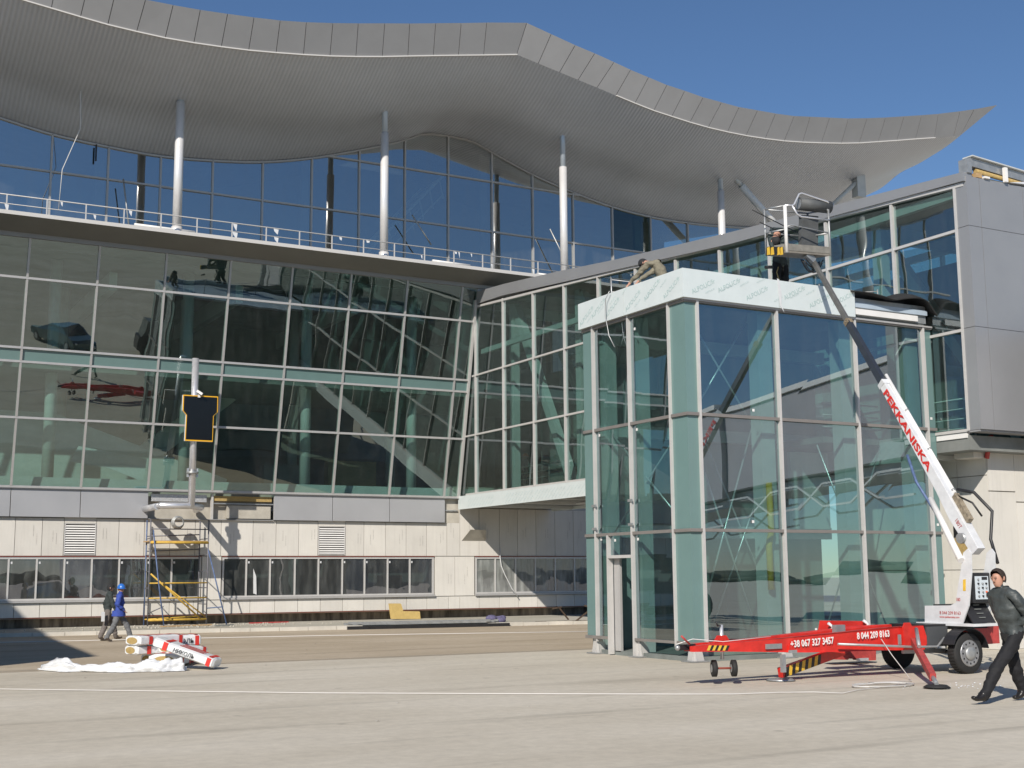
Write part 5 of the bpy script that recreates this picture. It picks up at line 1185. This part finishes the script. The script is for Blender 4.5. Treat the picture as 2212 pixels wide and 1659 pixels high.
for (x0, x1) in ((378, 405), (425, 462), (520, 545), (560, 590)):
    MB().prism([on(1, 22.42, *zb(x, y)) for x, y in ((x0, 1040), (x0, 935), (x1-10, 925), (x1, 1035))], (0, .05, 0)).build('yellow_pocket', M['yellow'], tbm)
MB().prism([on(1, 22.45, *zb(x, y)) for x, y in ((380, 1042), (385, 925), (590, 925), (600, 1015))], (0, .1, 0)).build('bag_body', M['blk'], tbm)
# power cable from the lift
cpts = [(3.2, 23.83), (5.4, 21.9), (7.64, 20.03), (9.9, 18.3), (12.1, 16.7), (12.9, 16.27), (13.6, 16.1), (14.1, 15.8), (14.37, 15.42), (14.9, 15.75), (15.6, 15.9)]
cc = [V((x + .03*math.sin(i*2.2), y + .03*math.cos(i*1.7), .02)) for i, (x, y) in enumerate(cpts)]
for (x, y) in ((-9, 33.5), (-3, 28.7)): cc.insert(0 if x < -5 else 1, V((x, y, .02)))
for k in range(3):
    for a in range(14):
        t = a*2*math.pi/14 + k; cc.append(V((15.9 + (.62 + .07*math.sin(k*3))*math.cos(t), 16.15 + (.28 + .04*k)*math.sin(t), .02 + .006*k)))
cc += [V((16.9, 16.5, .02)), V((17.25, 16.9, .05)), V((17.28, 17.3, .4)), V((17.25, NYF-.03, .68))]
MB().tube(cc, .008, 5).build('power_cable', M['ledge'], recenter=True, label='thin white power cable coiled under the boom lift and trailing across the apron', cat='cable')
MB().tube([V((-6, 43.9, .02)), V((5.5, 41.3, .02)), V((10, 40.4, .02)), V((15, 39.3, .02)), V((19, 37.9, .02)), V((24, 36.2, .02))], .016, 5).build('marking_string', M['ledge'], recenter=True, label='pale marking string stretched across the dusty strip parallel to the kerb', cat='string')

a_ = zz(1200, 1300, 3.317)
MB().tube([on(1, 48.9, *a_(582, 690)), on(1, 48.9, *a_(581, 770)), on(1, 48.88, *a_(592, 850)), on(1, 48.88, *a_(625, 930)), on(1, 48.9, *a_(690, 1060)), on(1, 48.9, *a_(750, 1140))], .022, 6).build('wall_cable', M['plastic'], recenter=True, label='loose white cable hanging down the cream wall across the dusty window under the bridge', cat='cable')

# ================================================================== PEOPLE
def cloth(name, col, rough=.85, var=.15, bump=.6, bs=14): return mat(name, col, rough, 0, var, 7, bump, bs)
def figure(name, label, J, bones, mats, group=None, sub=3, folds=.018):
    """J: joint -> (point, radius or (rx, ry)); bones: (a, b, material key); one continuous skinned body"""
    root = thing(name, label, 'person', tuple(J['pelvis'][0]), group=group)
    keys = list(J); idx = {k: i for i, k in enumerate(keys)}
    me = bpy.data.meshes.new('body')
    me.from_pydata([tuple(J[k][0]) for k in keys], [(idx[a], idx[b]) for a, b, _ in bones], [])
    o = bpy.data.objects.new('body', me); C.objects.link(o)
    md = o.modifiers.new('skin', 'SKIN'); md.use_smooth_shade = True; md.branch_smoothing = .4
    for k in keys:
        sv = me.skin_vertices[0].data[idx[k]]; r = J[k][1]; sv.radius = r if isinstance(r, tuple) else (r, r); sv.use_root = (k == 'pelvis')
    ss = o.modifiers.new('ss', 'SUBSURF'); ss.levels = sub; ss.render_levels = sub
    dg = bpy.context.evaluated_depsgraph_get(); m2 = bpy.data.meshes.new_from_object(o.evaluated_get(dg)); bpy.data.objects.remove(o)
    mk = []
    for _, _, k in bones:
        if k not in mk: mk.append(k)
    m2.materials.clear()
    for k in mk: m2.materials.append(mats[k])
    seg = [(V(J[a][0]), V(J[b][0]), mk.index(k), (J[a][1] if not isinstance(J[a][1], tuple) else max(J[a][1])), (J[b][1] if not isinstance(J[b][1], tuple) else max(J[b][1]))) for a, b, k in bones]
    for p in m2.polygons:
        c = p.center; best = None
        for a, b, k, ra, rb in seg:
            ab = b - a; t = max(0, min(1, (c - a).dot(ab) / max(1e-9, ab.length_squared))); d = (c - (a + ab*t)).length - lerp(ra, rb, t)
            if best is None or d < best[0]: best = (d, k)
        p.material_index = best[1]; p.use_smooth = True
    if folds:                                        # wrinkles of the cloth
        m2.update(); nrm = [v.normal.copy() for v in m2.vertices]; cl = [i for i, k in enumerate(mk) if k in ('jacket', 'legs')]; on_ = set()
        for p in m2.polygons:
            if p.material_index in cl: on_.update(p.vertices)
        for i in on_:
            c = m2.vertices[i].co; a = noise.noise(V((c.x*7, c.y*7, c.z*13))) + .5*noise.noise(V((c.x*19, c.y*19, c.z*30)))
            m2.vertices[i].co = c + nrm[i]*a*folds
    base = V(J['pelvis'][0]); m2.transform(Matrix.Translation(-base))
    b = bpy.data.objects.new('body', m2); C.objects.link(b); b.parent = root
    return root
def hand(J, bones, side, wrist, d, spread, palm_n, L_=.18, r=.011):
    """palm and five bent fingers as chains rooted in the palm"""
    d = V(d).normalized(); sp = V(spread).normalized(); pn = V(palm_n).normalized(); w = V(wrist)
    J[side+'palm'] = (tuple(w + d*L_*.36), (.030, .020)); bones.append((side+'wrist', side+'palm', 'skin'))
    for i, (off, ln) in enumerate(((-.030, .42), (-.010, .48), (.011, .45), (.030, .36))):
        a = w + d*L_*.50 + sp*off; b_ = a + (d + pn*.25)*L_*ln*.55; c = b_ + (d*.7 + pn*.75)*L_*ln*.5
        for n_, p, rr in (('a', a, r), ('b', b_, r*.92), ('c', c, r*.75)): J[f'{side}f{i}{n_}'] = (tuple(p), rr)
        bones += [(side+'palm', f'{side}f{i}a', 'skin'), (f'{side}f{i}a', f'{side}f{i}b', 'skin'), (f'{side}f{i}b', f'{side}f{i}c', 'skin')]
    a = w + d*L_*.22 - sp*.032 + pn*.01; b_ = a + (d*.6 - sp*.7 + pn*.3)*.045
    J[side+'ta'] = (tuple(a), r); J[side+'tb'] = (tuple(b_), r*.85); bones += [(side+'palm', side+'ta', 'skin'), (side+'ta', side+'tb', 'skin')]
lipm = mat('lips', (.38, .18, .13), .6)
def head(root, c, face, h, hairm, cap=None, capm=None, hair=True):
    """face details and hair or headgear, children of the person; the skull itself belongs to the body skin"""
    c = V(c); f = V(face).normalized(); u = V((0, 0, 1)); s = f.cross(u).normalized(); u = s.cross(f).normalized(); r = h/2
    ns = MB(); ns.add([c + f*r*.74 + u*r*.08, c + f*r*1.02 - u*r*.24, c + f*r*.72 - u*r*.32 + s*r*.17, c + f*r*.72 - u*r*.32 - s*r*.17], [(0,1,2), (0,3,1), (1,3,2)], True); ns.build('nose', M['skin'], root)
    for k in (-1, 1):
        MB().ball(c + f*r*.735 + s*k*r*.27 + u*r*.04, r*.065, 8, 6, (1, 1, .6)).build('eye', M['blk'], root); MB().bar(c + f*r*.75 + s*k*r*.14 + u*r*.17, c + f*r*.70 + s*k*r*.42 + u*r*.18, r*.05, r*.05).build('eyebrow', M['hair'], root)
        MB().ball(c - f*r*.02 + s*k*r*.76 - u*r*.05, r*.20, 8, 6, (.9, .5, 1.3)).build('ear', M['skin'], root)
    MB().bar(c + f*r*.76 - u*r*.50 + s*r*.18, c + f*r*.76 - u*r*.50 - s*r*.18, r*.04, r*.04).build('mouth', lipm, root)
    vs = []; nu, nv = 18, 9
    def shell(scale, low, name, m_, brim=False):
        q = MB(); vs = []
        for j in range(nv+1):
            for i in range(nu):
                a = 2*math.pi*i/nu; fr = math.cos(a)           # 1 = front
                t = lerp(0, low(fr), j/nv); w = 1 + (.035*noise.noise((i*1.3, j*.9, 2)) if name == 'hair' else 0)
                vs.append(c + (f*math.cos(a)*math.sin(t)*r*.95 + s*math.sin(a)*math.sin(t)*r*.80 + u*math.cos(t)*r*1.05)*scale*w)
        q.add(vs, [(j*nu+i, j*nu+(i+1) % nu, (j+1)*nu+(i+1) % nu, (j+1)*nu+i) for j in range(nv) for i in range(nu)], True)
        q.build(name, m_, root)
    if hair: shell(1.04, lambda fr: .72 if fr > .6 else lerp(1.95, .8, max(0, fr)/.6) if fr > 0 else 2.1, 'hair', hairm)
    if cap == 'helmet':
        shell(1.22, lambda fr: 1.55, 'helmet', capm)
        q = MB(); vs = []
        for i in range(nu):
            a = 2*math.pi*i/nu; e = 1.28 + (.35*max(0, math.cos(a))); vs += [c + (f*math.cos(a)*.95 + s*math.sin(a)*.80)*r*1.2 + u*r*.06, c + (f*math.cos(a)*.95 + s*math.sin(a)*.80)*r*e - u*r*.02]
        q.add(vs, [(2*i, 2*((i+1) % nu), 2*((i+1) % nu)+1, 2*i+1) for i in range(nu)]); q.build('helmet_brim', capm, root)
    if cap == 'beanie': shell(1.06, lambda fr: 1.45 if fr > .3 else 2.0, 'knitted_cap', capm)

jk = dict(skin=M['skin'], jacket=cloth('black_bomber_jacket', (.055, .064, .064), .5, .3, .9, 9), legs=cloth('black_trousers', (.009, .009, .011), .8, .2, .4, 12), shoe=mat('black_shoe', (.015, .013, .012), .35))
# --- man walking left at the right edge (faces left, bends forward a little)
def walker(px, py, h, hd, lean, step, mats, name, label, group=None, arms='pocket', bulk=1.0, dirx=-1, dz=0, face=None, cap=None, capm=None, hair=True, stepf=None):
    """upright striding figure; dirx = walking direction along X"""
    k = h/1.78; D = V((dirx, hd, 0)).normalized(); S_ = V((-D.y, D.x, 0)); O = V((px, py, dz))
    P_ = lambda f, s, z: tuple(O + D*f*k + S_*s*k + V((0, 0, z*k)))
    r = lambda v: v*k if not isinstance(v, tuple) else (v[0]*k, v[1]*k)
    sf = step; sb = -step*.75 if stepf is None else stepf
    J = dict(pelvis=(P_(0, 0, .95), r((.16*bulk, .135*bulk))), waist=(P_(.01+lean*.15, 0, 1.08), r((.175*bulk, .14*bulk))), belly=(P_(.02+lean*.3, 0, 1.2), r((.19*bulk, .165*bulk))), chest=(P_(lean*.55, 0, 1.36), r((.195*bulk, .14*bulk))),
             neckb=(P_(lean*.9, 0, 1.50), r((.115, .095))), neck=(P_(lean*1.05, 0, 1.545), r(.058)), chin=(P_(lean*1.12+.02, 0, 1.60), r((.068, .075))), skull=(P_(lean*1.12+.015, 0, 1.69), r((.080, .094))), crown=(P_(lean*1.12, 0, 1.735), r((.064, .074))))
    bones = [('pelvis', 'waist', 'jacket'), ('waist', 'belly', 'jacket'), ('belly', 'chest', 'jacket'), ('chest', 'neckb', 'jacket'), ('neckb', 'neck', 'skin'), ('neck', 'chin', 'skin'), ('chin', 'skull', 'skin'), ('skull', 'crown', 'skin')]
    for sd, s, st, lift in (('L', 1, sf, .0), ('R', -1, sb, .03)):
        knee_f = st*.5 + .05; kz = .52 if st < 0 else .53
        J[sd+'hip'] = (P_(0, s*.095, .88), r((.115, .125))); J[sd+'knee'] = (P_(knee_f, s*.10, .50), r((.092, .095))); J[sd+'shin'] = (P_(lerp(knee_f, st, .55), s*.105, .27), r(.086)); J[sd+'ank'] = (P_(st-.02, s*.11, .10 + (lift if st < 0 else 0)), r(.078))
        J[sd+'heel'] = (P_(st-.05, s*.11, .05 + (.05 if st < 0 else 0)), r(.042)); J[sd+'ball'] = (P_(st+.12, s*.115, .045 + (.03 if st > 0 else 0)), r((.045, .035))); J[sd+'toe'] = (P_(st+.20, s*.12, .045 + (.06 if st > 0 else 0)), r((.036, .026)))
        bones += [('pelvis', sd+'hip', 'legs'), (sd+'hip', sd+'knee', 'legs'), (sd+'knee', sd+'shin', 'legs'), (sd+'shin', sd+'ank', 'legs'), (sd+'ank', sd+'heel', 'shoe'), (sd+'ank', sd+'ball', 'shoe'), (sd+'ball', sd+'toe', 'shoe')]
        J[sd+'sho'] = (P_(lean*.8, s*.185*bulk, 1.44), r((.085, .085)))
        bones += [('neckb', sd+'sho', 'jacket'), (sd+'sho', sd+'elb', 'jacket'), (sd+'elb', sd+'wrist', 'jacket')]
        if arms == 'pocket': e, w = P_(-.10+lean*.3, s*.235*bulk, 1.15), P_(.04, s*.085*bulk, 1.03)
        elif arms == 'swing': e, w = P_(lean*.5 - s*.10, s*.26, 1.17), P_(lean*.5 - s*.12 + .08, s*.27, .93)
        else: e, w = P_(lean*.5-.05, s*.26, 1.17), P_(.14, s*.16, 1.02)
        J[sd+'elb'] = (e, r(.078)); J[sd+'wrist'] = (w, r(.055))
        dd = V(w) - V(e); hand(J, bones, sd, w, dd*.6 + V((0, 0, -.06)), D.cross(V((0, 0, 1))) if arms != 'swing' else D, D, .17*k, .0105*k)
    o = figure(name, label, J, bones, mats, group)
    fc = V(face) if face else D
    head(o, V(J['skull'][0]) + V((0, 0, -.015*k)), fc, .25*k, M['hair'], cap, capm, hair)
    return o, P_
w1_, PP = walker(15.62, 13.22, 1.88, .12, .17, .68, jk, 'person', 'dark-haired man in a black bomber jacket and black trousers striding left past the lift', arms='pocket', bulk=1.2, stepf=-.24, face=(-1, -.05, -.12))
# jacket hem and collar
MB().tube([PP(.02, 0, .85), PP(.02, 0, .92)], [.15, .165], 20, caps=False).build('jacket_hem', M['black'], w1_)
MB().tube([PP(.115, 0, 1.475), PP(.14, 0, 1.535)], [.115, .098], 16, caps=False).build('collar', jk['jacket'], w1_)
# --- two men by the packs
bj = dict(skin=M['skin'], jacket=cloth('blue_work_jacket', (.035, .07, .33), .8, .2, .7, 12), legs=cloth('grey_work_trousers', (.15, .155, .165), .85, .2, .5, 12), shoe=mat('brown_boot', (.06, .045, .035), .6))
m1, P1 = walker(8.62, 40.0, 1.66, -.25, .03, .42, bj, 'person', 'man in a blue work jacket and blue hard hat walking by the insulation packs', arms='front', bulk=1.05, dirx=1, face=(.45, -1, -.05), cap='helmet', capm=M['bluep'], stepf=-.36)
yoke = cloth('black_yoke', (.02, .02, .022)); 
MB().tube([P1(0, 0, .80), P1(.0, 0, .98)], [.205, .19], 18, caps=False).build('jacket_skirt', bj['jacket'], m1)
dj = dict(skin=M['skin'], jacket=cloth('dark_hooded_jacket', (.035, .045, .045), .85, .25), legs=cloth('brown_grey_trousers', (.16, .14, .13), .85, .2), shoe=bj['shoe'])
m2_, P2 = walker(8.45, 40.75, 1.68, -.1, .05, .30, dj, 'person', 'man in a dark hooded jacket half hidden behind the man in the blue hard hat', arms='swing', dirx=1, face=(1, -.3, 0), cap='beanie', capm=yoke)
MB().box(V(P2(-.22, -.34, .62)), V(P2(-.12, -.30, .92))).build('rolled_papers', M['plastic'], recenter=True, label='white rolled papers held by the man in the dark hooded jacket', cat='papers')

# --- worker bending over the left fascia of the tower
kk = dict(skin=M['skin'], jacket=cloth('khaki_jacket', (.20, .18, .13), .85, .25, .8, 14), legs=cloth('camouflage_trousers', (.11, .10, .085), .85, .45, .5, 12), shoe=M['blk'])
RM = dict(pelvis=((17.52, 24.25, 8.68), (.17, .16)), waist=((17.50, 24.27, 8.82), (.175, .155)), belly=((17.47, 24.31, 8.96), (.18, .155)), chest=((17.43, 24.39, 9.09), (.19, .15)), neckb=((17.39, 24.51, 9.18), (.11, .09)), neck=((17.37, 24.60, 9.20), .058),
          chin=((17.34, 24.68, 9.18), (.07, .075)), skull=((17.31, 24.77, 9.22), (.085, .09)), crown=((17.30, 24.81, 9.24), (.07, .07)))
rb_ = [('pelvis', 'waist', 'jacket'), ('waist', 'belly', 'jacket'), ('belly', 'chest', 'jacket'), ('chest', 'neckb', 'jacket'), ('neckb', 'neck', 'skin'), ('neck', 'chin', 'skin'), ('chin', 'skull', 'skin'), ('skull', 'crown', 'skin')]
for sd, s in (('L', -1), ('R', 1)):
    RM[sd+'hip'] = ((17.62+.04*s, 24.05-.09*s*0-.02, 8.74), (.11, .11)) if False else ((17.50 + .10*s, 24.22, 8.60), (.12, .12))
    RM[sd+'knee'] = ((17.42 + .13*s, 24.32, 8.52), .085); RM[sd+'ank'] = ((17.62 + .12*s, 24.02, 8.36), .06); RM[sd+'toe'] = ((17.54 + .12*s, 24.2, 8.34), .045)
    RM[sd+'sho'] = ((17.41 + .13*s, 24.45 - .10*s, 9.12), .095); RM[sd+'elb'] = ((17.24 + .10*s, 24.58 - .12*s, 8.93), .07); RM[sd+'wrist'] = ((17.03 + .03*s, 24.74 - .14*s, 8.73), .048)
    rb_ += [('pelvis', sd+'hip', 'legs'), (sd+'hip', sd+'knee', 'legs'), (sd+'knee', sd+'ank', 'legs'), (sd+'ank', sd+'toe', 'shoe'), ('neckb', sd+'sho', 'jacket'), (sd+'sho', sd+'elb', 'jacket'), (sd+'elb', sd+'wrist', 'jacket')]
    hand(RM, rb_, sd, RM[sd+'wrist'][0], (-.6, .2, -.7), (0, 1, 0), (-.3, 0, -1), .16, .0105)
o = figure('person', 'worker in a khaki jacket and black cap bending over the white fascia of the tower', RM, rb_, kk)
head(o, (17.31, 24.77, 9.20), (-.55, .45, -.7), .235, M['hair'], 'beanie', yoke, False)

# --- worker on the tower roof leaning into the basket
bk_ = dict(skin=M['skin'], jacket=cloth('black_green_jacket', (.032, .045, .045), .7, .3, .8, 14), legs=cloth('black_work_trousers', (.012, .012, .013), .85), shoe=M['blk'])
q_ = lambda y, a, b: tuple(on(1, y, *zb(a, b)))
BM = dict(pelvis=(q_(23.35, 545, 1120), (.19, .17)), waist=(q_(23.25, 530, 990), (.19, .16)), belly=(q_(23.15, 520, 860), (.19, .16)), chest=(q_(23.00, 510, 740), (.20, .16)), neckb=(q_(22.88, 495, 720), (.12, .10)), neck=(q_(22.78, 480, 780), .062),
          chin=(q_(22.75, 476, 820), (.075, .08)), skull=(q_(22.73, 474, 855), (.085, .09)), crown=(q_(22.72, 472, 880), (.07, .07)))
bb = [('pelvis', 'waist', 'jacket'), ('waist', 'belly', 'jacket'), ('belly', 'chest', 'jacket'), ('chest', 'neckb', 'jacket'), ('neckb', 'neck', 'skin'), ('neck', 'chin', 'skin'), ('chin', 'skull', 'skin'), ('skull', 'crown', 'skin')]
for sd, s in (('L', -1), ('R', 1)):
    BM[sd+'hip'] = (q_(23.38, 545 + 42*s, 1170), (.135, .13)); BM[sd+'knee'] = (q_(23.30, 550 + 55*s, 1350), .115); BM[sd+'ank'] = (q_(23.45, 562 + 60*s, 1490), .08); BM[sd+'toe'] = (q_(23.30, 562 + 64*s, 1500), .05)
    BM[sd+'sho'] = (q_(22.92, 505 + 72*s, 690), .095); BM[sd+'elb'] = (q_(22.85, 505 + 95*s, 830), .08); BM[sd+'wrist'] = (q_(22.70, 500 + 62*s, 945), .05)
    bb += [('pelvis', sd+'hip', 'legs'), (sd+'hip', sd+'knee', 'legs'), (sd+'knee', sd+'ank', 'legs'), (sd+'ank', sd+'toe', 'shoe'), ('neckb', sd+'sho', 'jacket'), (sd+'sho', sd+'elb', 'jacket'), (sd+'elb', sd+'wrist', 'jacket')]
    hand(BM, bb, sd, BM[sd+'wrist'][0], (0, -.2, -1), (1, 0, 0), (0, -1, 0), .12, .0105)
o = figure('person', 'worker in black trousers standing on the tower roof and leaning into the lift basket', BM, bb, bk_)
head(o, BM['skull'][0], (0, -.2, -1), .25, M['hair'], 'beanie', yoke)
bt = MB().tube([q_(23.15, 520, 1215), q_(23.15, 497, 1290), q_(23.15, 520, 1370), q_(23.15, 545, 1420)], .014, 6); bt.build('safety_strap', M['wool'], o)
MB().tube([q_(22.60, 340, 1218), q_(22.65, 430, 1215)], .04, 10).build('cordless_torch', M['blk'], recenter=True, label='black cordless tool held out beside the worker on the tower roof', cat='power tool')

# --- figure in an orange helmet inside the bridge
c5b = zz(800, 650, 2.37); bp_ = on(0, 26.2, *c5b(1535, 1380))
vj = dict(skin=M['skin'], jacket=cloth('grey_overall', (.12, .13, .13)), legs=cloth('dark_overall_legs', (.05, .055, .06)), shoe=M['blk'])
zf = 5.1; hgt = 1.7
walker(26.2, bp_.y, 1.70, .3, .02, .15, vj, 'person', 'man in an orange helmet standing behind the bridge glazing', arms='swing', dirx=-1, dz=zf, cap='helmet', capm=M['orange'], face=(-1, -.3, 0))
